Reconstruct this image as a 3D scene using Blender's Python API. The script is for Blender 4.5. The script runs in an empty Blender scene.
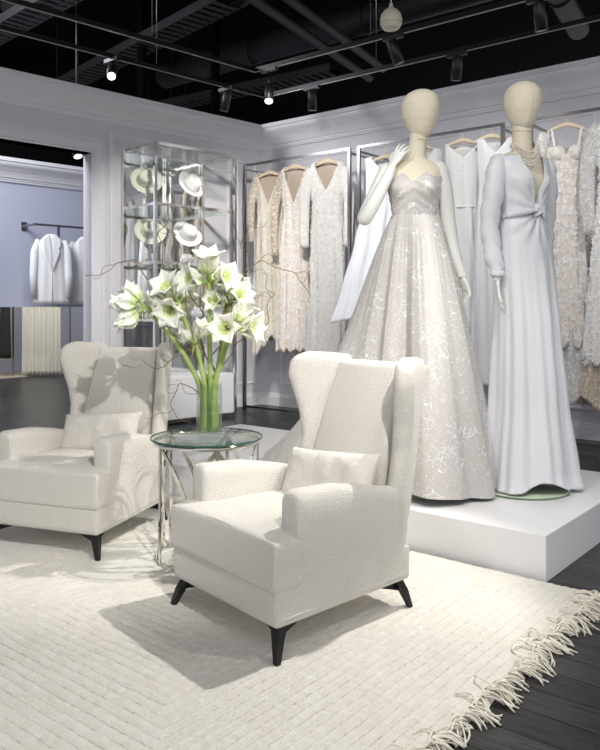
import bpy, bmesh, math, random
from mathutils import Vector, Matrix, noise
sin, cos, pi = math.sin, math.cos, math.pi
R = math.radians
random.seed(7)
SC = bpy.context.scene
C = SC.collection

# ------------------------------------------------------------------ camera
cam = bpy.data.cameras.new('camera')
cam.sensor_fit = 'VERTICAL'; cam.sensor_height = 36.0
cam.lens = 36.0 * 760 / 750
cam.shift_y = -68 / 750
cam.clip_start = 0.05; cam.clip_end = 100
camo = bpy.data.objects.new('camera', cam); C.objects.link(camo)
camo.location = (0, 0, 1.1)
camo.rotation_euler = (R(90), 0, R(39.1))
SC.camera = camo

# ------------------------------------------------------------------ world, lights, exposure
w = bpy.data.worlds.new('world'); SC.world = w; w.use_nodes = True
w.node_tree.nodes['Background'].inputs[0].default_value = (0.93, 0.95, 1.0, 1)
w.node_tree.nodes['Background'].inputs[1].default_value = 0.52
SC.view_settings.view_transform = 'Standard'
SC.view_settings.look = 'None'
SC.view_settings.gamma = 1
SC.view_settings.use_curve_mapping = False
SC.view_settings.exposure = 0.42

def spot(name, loc, target, power, angle=50, blend=0.5, radius=0.03, col=(1.0, 0.965, 0.91)):
    d = bpy.data.lights.new(name, 'SPOT'); d.energy = power; d.spot_size = R(angle)
    d.spot_blend = blend; d.shadow_soft_size = radius; d.color = col
    o = bpy.data.objects.new(name, d); C.objects.link(o)
    o.location = loc
    o.rotation_euler = (Vector(target) - Vector(loc)).to_track_quat('-Z', 'Y').to_euler()
    return o

def area(name, loc, target, power, sx, sy, col=(1, 1, 1)):
    d = bpy.data.lights.new(name, 'AREA'); d.energy = power; d.shape = 'RECTANGLE'
    d.size = sx; d.size_y = sy; d.color = col
    o = bpy.data.objects.new(name, d); C.objects.link(o)
    o.location = loc
    o.rotation_euler = (Vector(target) - Vector(loc)).to_track_quat('-Z', 'Y').to_euler()
    return o

spot('key_light_behind_chair', (-1.1, 3.55, 3.2), (-1.95, 1.85, 0.2), 260, 46, 0.45, 0.035)
spot('key_light_rug', (0.9, 2.6, 3.2), (-1.6, 1.5, 0.0), 60, 75, 0.7, 0.06)
spot('key_light_flowers', (0.6, 0.55, 3.2), (-3.1, 2.6, 0.8), 330, 42, 0.5, 0.03)
spot('spot_light_mannequins', (-1.6, 1.2, 3.25), (-1.75, 3.6, 1.2), 80, 60, 0.7, 0.05)
spot('fill_spot_train', (-3.4, 2.0, 3.2), (-3.1, 3.7, 0.1), 75, 50, 0.7, 0.05)  # added spot lifting the dim left end of the platform and the train
spot('fill_spot_platform', (-.5, 2.3, 3.2), (-1.45, 3.25, 0.1), 75, 42, 0.7, 0.05)  # added spot that brightens the white platform top
spot('spot_light_gown', (0.6, 2.6, 3.25), (-1.5, 3.7, 1.0), 30, 55, 0.7, 0.05)
spot('spot_light_dresses_far', (-3.6, 3.9, 3.2), (-4.9, 5.9, 1.5), 140, 70, 0.7, 0.05)
spot('spot_light_dresses_mid', (-2.6, 4.7, 3.2), (-3.0, 5.9, 1.6), 40, 90, 0.7, 0.05)
spot('spot_light_dresses_near', (-1.0, 4.4, 3.2), (-1.9, 5.9, 1.5), 60, 75, 0.7, 0.05)
spot('spot_light_cabinet', (-3.3, 3.6, 3.2), (-5.7, 5.2, 1.4), 170, 50, 0.6, 0.03)
area('next_room_light', (-6.9, 2.6, 3.7), (-7.8, 4.9, 1.9), 95, 1.5, 1.5, (0.93, 0.95, 1))
area('far_room_light', (-9.4, 5.6, 3.6), (-10.9, 6.9, 1.0), 90, 3.0, 2.0, (1, 0.97, 0.92))
area('fill_light_overhead', (0.2, -0.6, 4.3), (-1.4, 2.0, 0), 45, 3.5, 3.5, (0.97, 0.98, 1))  # added soft fill above and behind the camera, not a shop fixture

# ------------------------------------------------------------------ materials
def mat(name, col, rough=0.6, metal=0.0, bump=None, var=None, **kw):
    m = bpy.data.materials.new(name); m.use_nodes = True
    nt = m.node_tree; b = nt.nodes['Principled BSDF']
    b.inputs['Base Color'].default_value = (*col, 1)
    b.inputs['Roughness'].default_value = rough
    b.inputs['Metallic'].default_value = metal
    for k, v in kw.items():
        b.inputs[k.replace('_', ' ')].default_value = v
    tc = nt.nodes.new('ShaderNodeTexCoord')
    if var:                                   # (scale, colour2, amount)
        n = nt.nodes.new('ShaderNodeTexNoise'); n.inputs['Scale'].default_value = var[0]
        n.inputs['Detail'].default_value = 4
        nt.links.new(tc.outputs['Object'], n.inputs['Vector'])
        mr = nt.nodes.new('ShaderNodeMapRange')
        mr.inputs[1].default_value = .35; mr.inputs[2].default_value = .65
        mr.inputs[4].default_value = var[2]
        nt.links.new(n.outputs['Fac'], mr.inputs[0])
        mx = nt.nodes.new('ShaderNodeMix'); mx.data_type = 'RGBA'
        mx.inputs[6].default_value = (*col, 1); mx.inputs[7].default_value = (*var[1], 1)
        nt.links.new(mr.outputs[0], mx.inputs[0])
        nt.links.new(mx.outputs[2], b.inputs['Base Color'])
    if bump:                                  # list of (kind, scale, strength, distance)
        prev = None
        for kind, sc, st, di in bump:
            if kind == 'voronoi':
                n = nt.nodes.new('ShaderNodeTexVoronoi'); out = 'Distance'
            else:
                n = nt.nodes.new('ShaderNodeTexNoise'); out = 'Fac'; n.inputs['Detail'].default_value = 3
            n.inputs['Scale'].default_value = sc
            nt.links.new(tc.outputs['Object'], n.inputs['Vector'])
            bp = nt.nodes.new('ShaderNodeBump'); bp.inputs['Strength'].default_value = st
            bp.inputs['Distance'].default_value = di
            nt.links.new(n.outputs[out], bp.inputs['Height'])
            if prev: nt.links.new(prev.outputs[0], bp.inputs['Normal'])
            prev = bp
        nt.links.new(prev.outputs[0], b.inputs['Normal'])
    return m

def lace(name, base, motif, scale=22, thr=(0.42, 0.5), rough=0.75, sheer=None, sparkle=0.0, fine=120):
    """embroidered cloth: raised motifs of one thread colour on a ground of another"""
    m = mat(name, base, rough); nt = m.node_tree; b = nt.nodes['Principled BSDF']
    tc = nt.nodes.new('ShaderNodeTexCoord')
    n1 = nt.nodes.new('ShaderNodeTexNoise'); n1.inputs['Scale'].default_value = scale; n1.inputs['Detail'].default_value = 5
    n1.inputs['Distortion'].default_value = 1.6
    nt.links.new(tc.outputs['Object'], n1.inputs['Vector'])
    mr = nt.nodes.new('ShaderNodeMapRange'); mr.inputs[1].default_value = thr[0]; mr.inputs[2].default_value = thr[1]
    nt.links.new(n1.outputs['Fac'], mr.inputs[0])
    v = nt.nodes.new('ShaderNodeTexVoronoi'); v.inputs['Scale'].default_value = fine
    nt.links.new(tc.outputs['Object'], v.inputs['Vector'])
    mr2 = nt.nodes.new('ShaderNodeMapRange'); mr2.inputs[1].default_value = .15; mr2.inputs[2].default_value = .55
    mr2.inputs[3].default_value = 1; mr2.inputs[4].default_value = 0.45
    nt.links.new(v.outputs['Distance'], mr2.inputs[0])
    mul = nt.nodes.new('ShaderNodeMath'); mul.operation = 'MULTIPLY'
    nt.links.new(mr.outputs[0], mul.inputs[0]); nt.links.new(mr2.outputs[0], mul.inputs[1])
    mx = nt.nodes.new('ShaderNodeMix'); mx.data_type = 'RGBA'
    mx.inputs[6].default_value = (*base, 1); mx.inputs[7].default_value = (*motif, 1)
    nt.links.new(mul.outputs[0], mx.inputs[0]); nt.links.new(mx.outputs[2], b.inputs['Base Color'])
    bp = nt.nodes.new('ShaderNodeBump'); bp.inputs['Strength'].default_value = .8; bp.inputs['Distance'].default_value = .006
    nt.links.new(mul.outputs[0], bp.inputs['Height']); nt.links.new(bp.outputs[0], b.inputs['Normal'])
    if sheer is not None:
        ma = nt.nodes.new('ShaderNodeMapRange'); ma.inputs[3].default_value = sheer; ma.inputs[4].default_value = 1
        nt.links.new(mul.outputs[0], ma.inputs[0]); nt.links.new(ma.outputs[0], b.inputs['Alpha'])
    if sparkle:
        b.inputs['Coat Weight'].default_value = sparkle; b.inputs['Coat Roughness'].default_value = .2
    return m

def tulle(name):
    """grey tulle with fine white thread squiggles and glitter dots"""
    m = mat(name, (.53, .51, .49), .85, Specular_IOR_Level=.25); nt = m.node_tree; b = nt.nodes['Principled BSDF']
    tc = nt.nodes.new('ShaderNodeTexCoord')
    dn = nt.nodes.new('ShaderNodeTexNoise'); dn.inputs['Scale'].default_value = 9; dn.inputs['Detail'].default_value = 2
    nt.links.new(tc.outputs['Object'], dn.inputs['Vector'])
    vm = nt.nodes.new('ShaderNodeVectorMath'); vm.operation = 'MULTIPLY_ADD'
    nt.links.new(dn.outputs['Color'], vm.inputs[0]); vm.inputs[1].default_value = (.16, .16, .16)
    nt.links.new(tc.outputs['Object'], vm.inputs[2])
    v = nt.nodes.new('ShaderNodeTexVoronoi'); v.feature = 'DISTANCE_TO_EDGE'; v.inputs['Scale'].default_value = 24
    nt.links.new(vm.outputs[0], v.inputs['Vector'])
    a = nt.nodes.new('ShaderNodeMapRange'); a.inputs[1].default_value = .004; a.inputs[2].default_value = .035
    a.inputs[3].default_value = 1; a.inputs[4].default_value = 0
    nt.links.new(v.outputs[0], a.inputs[0])
    n2 = nt.nodes.new('ShaderNodeTexNoise'); n2.inputs['Scale'].default_value = 11
    nt.links.new(tc.outputs['Object'], n2.inputs['Vector'])
    k = nt.nodes.new('ShaderNodeMapRange'); k.inputs[1].default_value = .48; k.inputs[2].default_value = .56
    nt.links.new(n2.outputs[0], k.inputs[0])
    mu = nt.nodes.new('ShaderNodeMath'); mu.operation = 'MULTIPLY'
    nt.links.new(a.outputs[0], mu.inputs[0]); nt.links.new(k.outputs[0], mu.inputs[1])
    v2 = nt.nodes.new('ShaderNodeTexVoronoi'); v2.inputs['Scale'].default_value = 75
    nt.links.new(tc.outputs['Object'], v2.inputs['Vector'])
    d = nt.nodes.new('ShaderNodeMapRange'); d.inputs[1].default_value = .13; d.inputs[2].default_value = .2
    d.inputs[3].default_value = 1; d.inputs[4].default_value = 0
    nt.links.new(v2.outputs['Distance'], d.inputs[0])
    mm = nt.nodes.new('ShaderNodeMath'); mm.operation = 'MAXIMUM'
    nt.links.new(mu.outputs[0], mm.inputs[0]); nt.links.new(d.outputs[0], mm.inputs[1])
    mx = nt.nodes.new('ShaderNodeMix'); mx.data_type = 'RGBA'
    mx.inputs[6].default_value = (.53, .51, .49, 1); mx.inputs[7].default_value = (.88, .88, .90, 1)
    nt.links.new(mm.outputs[0], mx.inputs[0]); nt.links.new(mx.outputs[2], b.inputs['Base Color'])
    return m

def planks(name):
    m = mat(name, (.03, .03, .032), .32, Specular_IOR_Level=.15); nt = m.node_tree; b = nt.nodes['Principled BSDF']
    tc = nt.nodes.new('ShaderNodeTexCoord')
    br = nt.nodes.new('ShaderNodeTexBrick')
    br.inputs['Color1'].default_value = (.036, .036, .038, 1); br.inputs['Color2'].default_value = (.055, .054, .055, 1)
    br.inputs['Mortar'].default_value = (.008, .008, .009, 1)
    br.inputs['Scale'].default_value = 1; br.inputs['Mortar Size'].default_value = .0028
    br.inputs['Brick Width'].default_value = 1.7; br.inputs['Row Height'].default_value = .125
    br.offset = .37
    nt.links.new(tc.outputs['Object'], br.inputs['Vector'])
    mp = nt.nodes.new('ShaderNodeMapping'); mp.inputs['Scale'].default_value = (3, 45, 1)
    nt.links.new(tc.outputs['Object'], mp.inputs['Vector'])
    n = nt.nodes.new('ShaderNodeTexNoise'); n.inputs['Scale'].default_value = 1.5; n.inputs['Detail'].default_value = 6
    n.inputs['Distortion'].default_value = 1.2
    nt.links.new(mp.outputs[0], n.inputs['Vector'])
    mx = nt.nodes.new('ShaderNodeMix'); mx.data_type = 'RGBA'; mx.blend_type = 'MULTIPLY'
    cr = nt.nodes.new('ShaderNodeMapRange'); cr.inputs[1].default_value = .35; cr.inputs[2].default_value = .7
    cr.inputs[3].default_value = .6; cr.inputs[4].default_value = 1.35
    nt.links.new(n.outputs[0], cr.inputs[0])
    mx.inputs[0].default_value = 1
    nt.links.new(br.outputs['Color'], mx.inputs[6]); nt.links.new(cr.outputs[0], mx.inputs[7])
    nt.links.new(mx.outputs[2], b.inputs['Base Color'])
    bp = nt.nodes.new('ShaderNodeBump'); bp.inputs['Strength'].default_value = .35; bp.inputs['Distance'].default_value = .003
    nt.links.new(n.outputs[0], bp.inputs['Height'])
    b2 = nt.nodes.new('ShaderNodeBump'); b2.inputs['Strength'].default_value = .8; b2.inputs['Distance'].default_value = -.003
    nt.links.new(br.outputs['Fac'], b2.inputs['Height']); nt.links.new(bp.outputs[0], b2.inputs['Normal'])
    nt.links.new(b2.outputs[0], b.inputs['Normal'])
    return m

M = {}
M['wall'] = mat('wall_paint', (.68, .672, .72), .55, bump=[('noise', 60, .08, .002)])
M['cornice'] = mat('cornice_paint', (.78, .775, .81), .5)
M['blue_wall'] = mat('pale_blue_wall_paint', (.47, .49, .60), .6)
M['floor'] = planks('dark_oak_planks')
M['black'] = mat('black_ceiling_paint', (.0015, .0015, .002), .95, Specular_IOR_Level=.05)
M['duct'] = mat('black_duct_paint', (.010, .010, .013), .6, Specular_IOR_Level=.3)
M['tray'] = mat('cable_tray_metal', (.0015, .002, .0035), .7)
M['track'] = mat('black_track_metal', (.02, .02, .02), .35, .6)
M['track_edge'] = mat('bare_track_edge', (.5, .48, .44), .35, 1)
M['lamp_body'] = mat('black_lamp_housing', (.012, .012, .013), .38)
M['plat'] = mat('white_platform_laminate', (.87, .87, .89), .35, var=(3, (.83, .83, .85), .5))
M['boucle'] = mat('cream_boucle', (.80, .772, .718), .95, bump=[('voronoi', 260, .8, .005), ('noise', 110, .4, .004)],
                  var=(220, (.70, .66, .59), .8), Sheen_Weight=.3)
M['pillow'] = mat('cream_woven_pillow', (.78, .745, .68), .95, bump=[('voronoi', 300, .6, .004), ('noise', 12, .5, .03)], var=(240, (.70, .66, .59), .7), Sheen_Weight=.2)
M['leg'] = mat('black_leg_metal', (.010, .010, .010), .4, .3)
M['chrome'] = mat('polished_chrome', (.78, .76, .72), .09, 1)
M['steel'] = mat('satin_steel', (.34, .33, .33), .2, 1)
M['glass'] = mat('clear_glass', (.97, 1, .985), .01, 0, Transmission_Weight=1.0, IOR=1.45)
M['tglass'] = mat('table_glass', (.86, .97, .92), .01, 0, Transmission_Weight=1.0, IOR=1.45)
def thin_glass(name, tint, gloss=.06):
    m = bpy.data.materials.new(name); m.use_nodes = True; nt = m.node_tree
    nt.nodes.remove(nt.nodes['Principled BSDF'])
    tr = nt.nodes.new('ShaderNodeBsdfTransparent'); tr.inputs[0].default_value = (*tint, 1)
    gl = nt.nodes.new('ShaderNodeBsdfGlossy'); gl.inputs['Roughness'].default_value = .01
    l0 = nt.nodes.new('ShaderNodeLayerWeight'); pw = nt.nodes.new('ShaderNodeMath'); pw.operation = 'POWER'; pw.inputs[1].default_value = 3.5
    l0.inputs[0].default_value = .5; nt.links.new(l0.outputs['Facing'], pw.inputs[0])
    lw = nt.nodes.new('ShaderNodeMath'); lw.operation = 'MULTIPLY_ADD'; lw.inputs[1].default_value = .45; lw.inputs[2].default_value = .035
    nt.links.new(pw.outputs[0], lw.inputs[0])
    mx = nt.nodes.new('ShaderNodeMixShader')
    nt.links.new(lw.outputs[0], mx.inputs[0]); nt.links.new(tr.outputs[0], mx.inputs[1]); nt.links.new(gl.outputs[0], mx.inputs[2])
    nt.links.new(mx.outputs[0], nt.nodes['Material Output'].inputs[0])
    return m
M['glass'] = thin_glass('clear_glass', (.95, .97, .96))
M['tglass'] = thin_glass('table_glass', (.94, .98, .965))
M['glass_edge'] = mat('green_glass_rim', (.02, .085, .06), .1)
M['water'] = thin_glass('vase_water', (.93, .98, .92))
M['mirror'] = mat('mirror_silver', (.82, .84, .83), .02, 1)
M['stem'] = mat('flower_stem_green', (.27, .40, .09), .35, var=(14, (.42, .54, .20), .8), Subsurface_Weight=.1)
M['petal'] = mat('white_petal', (.93, .92, .80), .5, bump=[('noise', 70, .3, .002)], Subsurface_Weight=.15)
M['throat'] = mat('green_petal_throat', (.66, .76, .38), .5)
M['stamen'] = mat('yellow_stamen', (.82, .78, .40), .5)
M['sheath'] = mat('brown_papery_bract', (.52, .36, .16), .7)
M['twig'] = mat('brown_willow_twig', (.13, .095, .045), .7, var=(20, (.26, .24, .08), .7))
M['linen'] = mat('mannequin_linen', (.76, .69, .55), .85, bump=[('noise', 300, .2, .001)])
M['armwhite'] = mat('mannequin_arm_lacquer', (.76, .77, .73), .42)
M['satin'] = mat('white_satin', (.78, .79, .82), .42, bump=[('noise', 6, .12, .02)], Sheen_Weight=.2)
M['crepe'] = mat('white_crepe', (.80, .80, .81), .55, bump=[('noise', 8, .2, .02)])
M['paper_white'] = mat('bright_white_satin', (.86, .88, .94), .5)
M['tulle'] = tulle('sequin_tulle')
M['lace_white'] = lace('white_flower_lace', (.76, .73, .68), (.95, .95, .95), 30, (.40, .5))
M['lace_cream'] = lace('cream_beaded_lace', (.68, .62, .52), (.90, .86, .79), 34, (.42, .52))
M['lace_blush'] = lace('blush_lined_lace', (.78, .69, .62), (.94, .93, .91), 26, (.47, .55))
M['lace_nude'] = lace('nude_corset_lace', (.68, .61, .55), (.93, .92, .91), 24, (.42, .52))
M['sheer_white'] = lace('sheer_white_net', (.82, .81, .80), (.95, .95, .95), 26, (.5, .56), sheer=.45)
M['sheer_nude'] = lace('sheer_nude_net', (.66, .55, .43), (.9, .88, .84), 30, (.5, .56), sheer=.6)
M['nude_net'] = mat('nude_net', (.68, .58, .48), .9, Alpha=.7)
M['motif'] = mat('white_lace_motif', (.92, .92, .93), .6)
M['motif_c'] = mat('cream_lace_motif', (.86, .82, .74), .6)
M['wood'] = mat('pale_wood_hanger', (.72, .60, .44), .5)
M['brass'] = mat('pale_brass', (.80, .68, .45), .25, 1)
M['pearl'] = mat('pearl', (.80, .74, .64), .22, .15, Coat_Weight=.6)
M['hat'] = mat('white_felt', (.80, .80, .79), .85)
M['hat_cream'] = mat('pale_cream_felt', (.66, .69, .57), .8)
M['ribbon'] = mat('hat_ribbon', (.62, .64, .62), .5)
M['bead'] = mat('beaded_silver', (.72, .72, .74), .35, .4, bump=[('voronoi', 90, 1, .01)])
M['rug'] = mat('cream_wool_rug', (.82, .79, .725), .98, bump=[('noise', 130, .55, .008)], var=(26, (.75, .71, .63), .8), Sheen_Weight=.3)
M['wool'] = mat('cream_wool_yarn', (.86, .81, .70), .95)
M['curtain'] = mat('cream_curtain', (.72, .70, .62), .8)
M['dark_cloth'] = mat('dark_garment', (.02, .022, .02), .8)
M['green_cloth'] = mat('olive_garment', (.10, .13, .07), .8)
M['beige_rug'] = mat('beige_carpet', (.50, .44, .36), .95)
M['shell'] = mat('cream_lamp_globe', (.74, .70, .56), .35, var=(9, (.62, .57, .44), .6))
M['seam'] = mat('seam_thread', (.60, .54, .42), .9)
M['platefoot'] = mat('pale_glass_foot', (.66, .74, .56), .1, 0, Coat_Weight=.6)
M['plateedge'] = mat('green_glass_edge', (.16, .24, .17), .1)
def emit(name, col, s):
    m = mat(name, col); b = m.node_tree.nodes['Principled BSDF']
    b.inputs['Emission Color'].default_value = (*col, 1); b.inputs['Emission Strength'].default_value = s
    return m
M['lit'] = emit('lit_lamp_face', (1, .98, .94), 3)

# ------------------------------------------------------------------ mesh helpers
def tag(o, label=None, cat=None, group=None, kind=None):
    if label: o['label'] = label
    if cat: o['category'] = cat
    if group: o['group'] = group
    if kind: o['kind'] = kind
    return o

def obj(name, bm, m, parent=None, smooth=True, loc=None, rot=None):
    me = bpy.data.meshes.new(name)
    bmesh.ops.recalc_face_normals(bm, faces=bm.faces)
    bm.to_mesh(me); bm.free()
    if smooth:
        for p in me.polygons: p.use_smooth = True
    o = bpy.data.objects.new(name, me); C.objects.link(o)
    for x in (m if isinstance(m, list) else [m]): me.materials.append(x)
    if parent: o.parent = parent
    if loc: o.location = loc
    if rot: o.rotation_euler = rot
    return o

def empty(name, loc, rz=0.0, **k):
    o = bpy.data.objects.new(name, None); C.objects.link(o)
    o.location = loc; o.rotation_euler = (0, 0, rz); o.empty_display_size = .1
    return tag(o, **k)

def box(bm, x0, x1, y0, y1, z0, z1, mtx=None, bev=0):
    r = bmesh.ops.create_cube(bm, size=1)
    T = Matrix.Translation(((x0+x1)/2, (y0+y1)/2, (z0+z1)/2)) @ Matrix.Diagonal((x1-x0, y1-y0, z1-z0, 1))
    if mtx is not None: T = mtx @ T
    bmesh.ops.transform(bm, matrix=T, verts=r['verts'])
    if bev:
        es = {e for v in r['verts'] for e in v.link_edges}
        bmesh.ops.bevel(bm, geom=list(es), offset=bev, segments=2, affect='EDGES', profile=.6)
    return bm

def mb(*a, **k):
    return box(bmesh.new(), *a, **k)

def loft(secs, closed=True, caps=True, bm=None):
    bm = bm or bmesh.new()
    rows = [[bm.verts.new(p) for p in s] for s in secs]
    n = len(rows[0])
    for a, b in zip(rows, rows[1:]):
        for i in range(n if closed else n-1):
            j = (i+1) % n
            try: bm.faces.new((a[i], a[j], b[j], b[i]))
            except ValueError: pass
    if caps and closed:
        for r in (rows[0], rows[-1]):
            try: bm.faces.new(r)
            except ValueError: pass
    return bm

def tube(bm, pts, rad, n=8, flat=None, up=None):
    """sweep a circle (or flattened ellipse) along pts; rad number or list"""
    pts = [Vector(p) for p in pts]
    if not isinstance(rad, (list, tuple)): rad = [rad]*len(pts)
    secs = []; prev = None
    for i, p in enumerate(pts):
        t = (pts[min(i+1, len(pts)-1)] - pts[max(i-1, 0)]).normalized()
        ref = Vector(up) if up else (prev if prev is not None else (Vector((0, 0, 1)) if abs(t.z) < .9 else Vector((1, 0, 0))))
        u = (ref - t*ref.dot(t))
        if u.length < 1e-5: u = t.orthogonal()
        u.normalize(); prev = u if not up else None
        v = t.cross(u)
        fr = flat if flat else 1
        secs.append([p + u*(rad[i]*cos(2*pi*k/n)) + v*(rad[i]*fr*sin(2*pi*k/n)) for k in range(n)])
    return loft(secs, bm=bm)

def strap(bm, pts, wid, th, side):
    """flat bar of width wid (along side vector per point) and thickness th"""
    pts = [Vector(p) for p in pts]; secs = []
    for i, p in enumerate(pts):
        t = (pts[min(i+1, len(pts)-1)] - pts[max(i-1, 0)]).normalized()
        s = Vector(side[i] if isinstance(side, list) else side); s = (s - t*s.dot(t)).normalized()
        n = t.cross(s)
        secs.append([p+s*wid/2+n*th/2, p-s*wid/2+n*th/2, p-s*wid/2-n*th/2, p+s*wid/2-n*th/2])
    return loft(secs, bm=bm)

def lathe(bm, prof, n=32, mtx=None, caps=True):
    secs = [[Vector((r*cos(2*pi*k/n), r*sin(2*pi*k/n), z)) for k in range(n)] for r, z in prof]
    if mtx is not None: secs = [[mtx @ p for p in s] for s in secs]
    return loft(secs, bm=bm, caps=caps)

def spline(pts, n=8):
    pts = [Vector(p) for p in pts]; out = []
    P = [pts[0]*2-pts[1]] + pts + [pts[-1]*2-pts[-2]]
    for i in range(1, len(P)-2):
        a, b, c, d = P[i-1:i+3]
        for k in range(n):
            t = k/n
            out.append(.5*((2*b)+(c-a)*t+(2*a-5*b+4*c-d)*t*t+(3*b-a-3*c+d)*t**3))
    out.append(pts[-1]); return out

def interp(tab, z):
    """tab: sorted list of (z, v...)"""
    if z <= tab[0][0]: return tab[0][1:]
    for a, b in zip(tab, tab[1:]):
        if z <= b[0]:
            t = (z-a[0])/(b[0]-a[0]); t = t*t*(3-2*t)*.5 + t*.5
            return tuple(p+(q-p)*t for p, q in zip(a[1:], b[1:]))
    return tab[-1][1:]

def apply_mods(o):
    dg = bpy.context.evaluated_depsgraph_get()
    me = bpy.data.meshes.new_from_object(o.evaluated_get(dg))
    for x in o.data.materials:
        if x and x.name not in [y.name for y in me.materials if y]: me.materials.append(x)
    o.modifiers.clear(); o.data = me
    for p in me.polygons: p.use_smooth = True
    return o

def soften(o, voxel=.011, it=8, fac=.5):
    m = o.modifiers.new('r', 'REMESH'); m.mode = 'VOXEL'; m.voxel_size = voxel; m.use_smooth_shade = True
    s = o.modifiers.new('s', 'SMOOTH'); s.factor = fac; s.iterations = it
    return apply_mods(o)

def solid(o, t):
    m = o.modifiers.new('thickness', 'SOLIDIFY'); m.thickness = t; m.offset = 0
    return o

def copy_tree(o, parent=None):
    c = o.copy(); C.objects.link(c)
    if parent: c.parent = parent
    for ch in list(o.children): copy_tree(ch, c)
    return c

def structure(name, bm, m, smooth=False, **k):
    o = obj(name, bm, m, None, smooth, **k); o['kind'] = 'structure'; return o

# ------------------------------------------------------------------ room shell
SK = R(6.6)                                     # the side wall stands a little off square
CX, CY = -5.78, 6.41
U = Vector((sin(SK), cos(SK), 0)); NV = Vector((cos(SK), -sin(SK), 0))   # along wall, out of wall
WM = Matrix(((NV.x, U.x, 0, CX), (NV.y, U.y, 0, CY), (0, 0, 1, 0), (0, 0, 0, 1)))  # local x = out of wall, y = along (0 at corner)

structure('floor', mb(-16, 4, -4, 13, -.1, 0), M['floor'])
structure('ceiling', mb(-16, 4, -4, 13, 5.0, 5.1), M['black'])
structure('wall_back', mb(-5.83, 3.2, CY, CY+.15, 0, 3.05), M['wall'])
# side wall with doorway, local y along wall: 0 corner, negative toward the viewer
b = bmesh.new()
box(b, -.15, 0, -2.12, 0.0, 0, 3.05, WM)         # pier holding the mirrored cabinet
box(b, -.15, 0, -6.6, -2.12, 2.55, 3.05, WM)     # over the doorway
box(b, -.15, 0, -9.5, -4.9, 0, 3.05, WM)
structure('wall_left', b, M['wall'])

def cornice_run(name, mtx, y0, y1, z=0):
    prof = [(0, 2.86), (.018, 2.86), (.022, 2.875), (.03, 2.885), (.03, 2.90), (.045, 2.905), (.055, 2.93), (.075, 2.965),
            (.105, 3.0), (.135, 3.03), (.145, 3.05), (.145, 3.07), (.16, 3.075), (.16, 3.115), (0, 3.115)]
    prof = [(a, c+z) for a, c in prof]
    bm = loft([[mtx @ Vector((a, y, c)) for a, c in prof] for y in (y0, y1)])
    return structure(name, bm, M['cornice'])
cornice_run('trim_1', WM, -9.5, 0.02)
BM = Matrix(((0, -1, 0, CX), (-1, 0, 0, CY), (0, 0, 1, 0), (0, 0, 0, 1)))     # local x = out of back wall(-Y), y = -X
cornice_run('trim_2', BM, -9.0, .02)
bl = loft([[BM @ Vector((a, y, c)) for a, c in ((0, 0), (.02, 0), (.02, .10), (.012, .12), (.012, .135), (0, .14))] for y in (-9, 0)])
structure('baseboard_back', bl, M['cornice'])
bl = loft([[WM @ Vector((a, y, c)) for a, c in ((0, 0), (.02, 0), (.02, .10), (.012, .12), (.012, .135), (0, .14))] for y in (-.58, 0)])
structure('baseboard_left', bl, M['cornice'])

def moulded_frame(bm, mtx, y0, y1, z0, z1, wid, steps, bottom=True):
    """picture-frame moulding on a wall plane, mitred; steps = list of (inset, height)"""
    for (i0, h0), (i1, h1) in zip(steps, steps[1:]):
        c0 = [(y0+i0, z0+(i0 if bottom else 0)), (y1-i0, z0+(i0 if bottom else 0)), (y1-i0, z1-i0), (y0+i0, z1-i0)]
        c1 = [(y0+i1, z0+(i1 if bottom else 0)), (y1-i1, z0+(i1 if bottom else 0)), (y1-i1, z1-i1), (y0+i1, z1-i1)]
        for k in range(4):
            if not bottom and k == 0: continue
            j = (k+1) % 4
            bm.faces.new([bm.verts.new(mtx @ Vector((h, a, c))) for h, (a, c) in ((h0, c0[k]), (h0, c0[j]), (h1, c1[j]), (h1, c1[k]))])
    return bm
MOULD = [(0, 0), (0, .018), (.012, .022), (.02, .012), (.03, .012), (.036, .03), (.06, .034), (.075, .024), (.12, .024), (.125, .01), (.14, .01), (.14, -.15)]
b = moulded_frame(bmesh.new(), WM, -5.04, -1.98, 0, 2.69, .14, MOULD, bottom=False)
structure('door_1', b, M['cornice'])
b = moulded_frame(bmesh.new(), WM, -1.93, -.44, 0, 2.78, .05, [(0, 0), (0, .02), (.012, .028), (.03, .02), (.05, .016), (.05, 0)], bottom=False)
structure('trim_3', b, M['cornice'])
THIN = [(0, 0), (0, .008), (.008, .014), (.018, .014), (.026, .006), (.03, 0)]
b = bmesh.new()
for x0 in (-.30, -1.5, -2.7, -3.9, -5.1, -6.3):
    for z0, z1 in ((.24, .85), (.98, 2.72)):
        moulded_frame(b, BM, x0-1.02, x0, z0, z1, .03, THIN)
moulded_frame(b, WM, -.36, -.08, .24, 2.72, .03, THIN)
structure('trim_4', b, M['cornice'])

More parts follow.
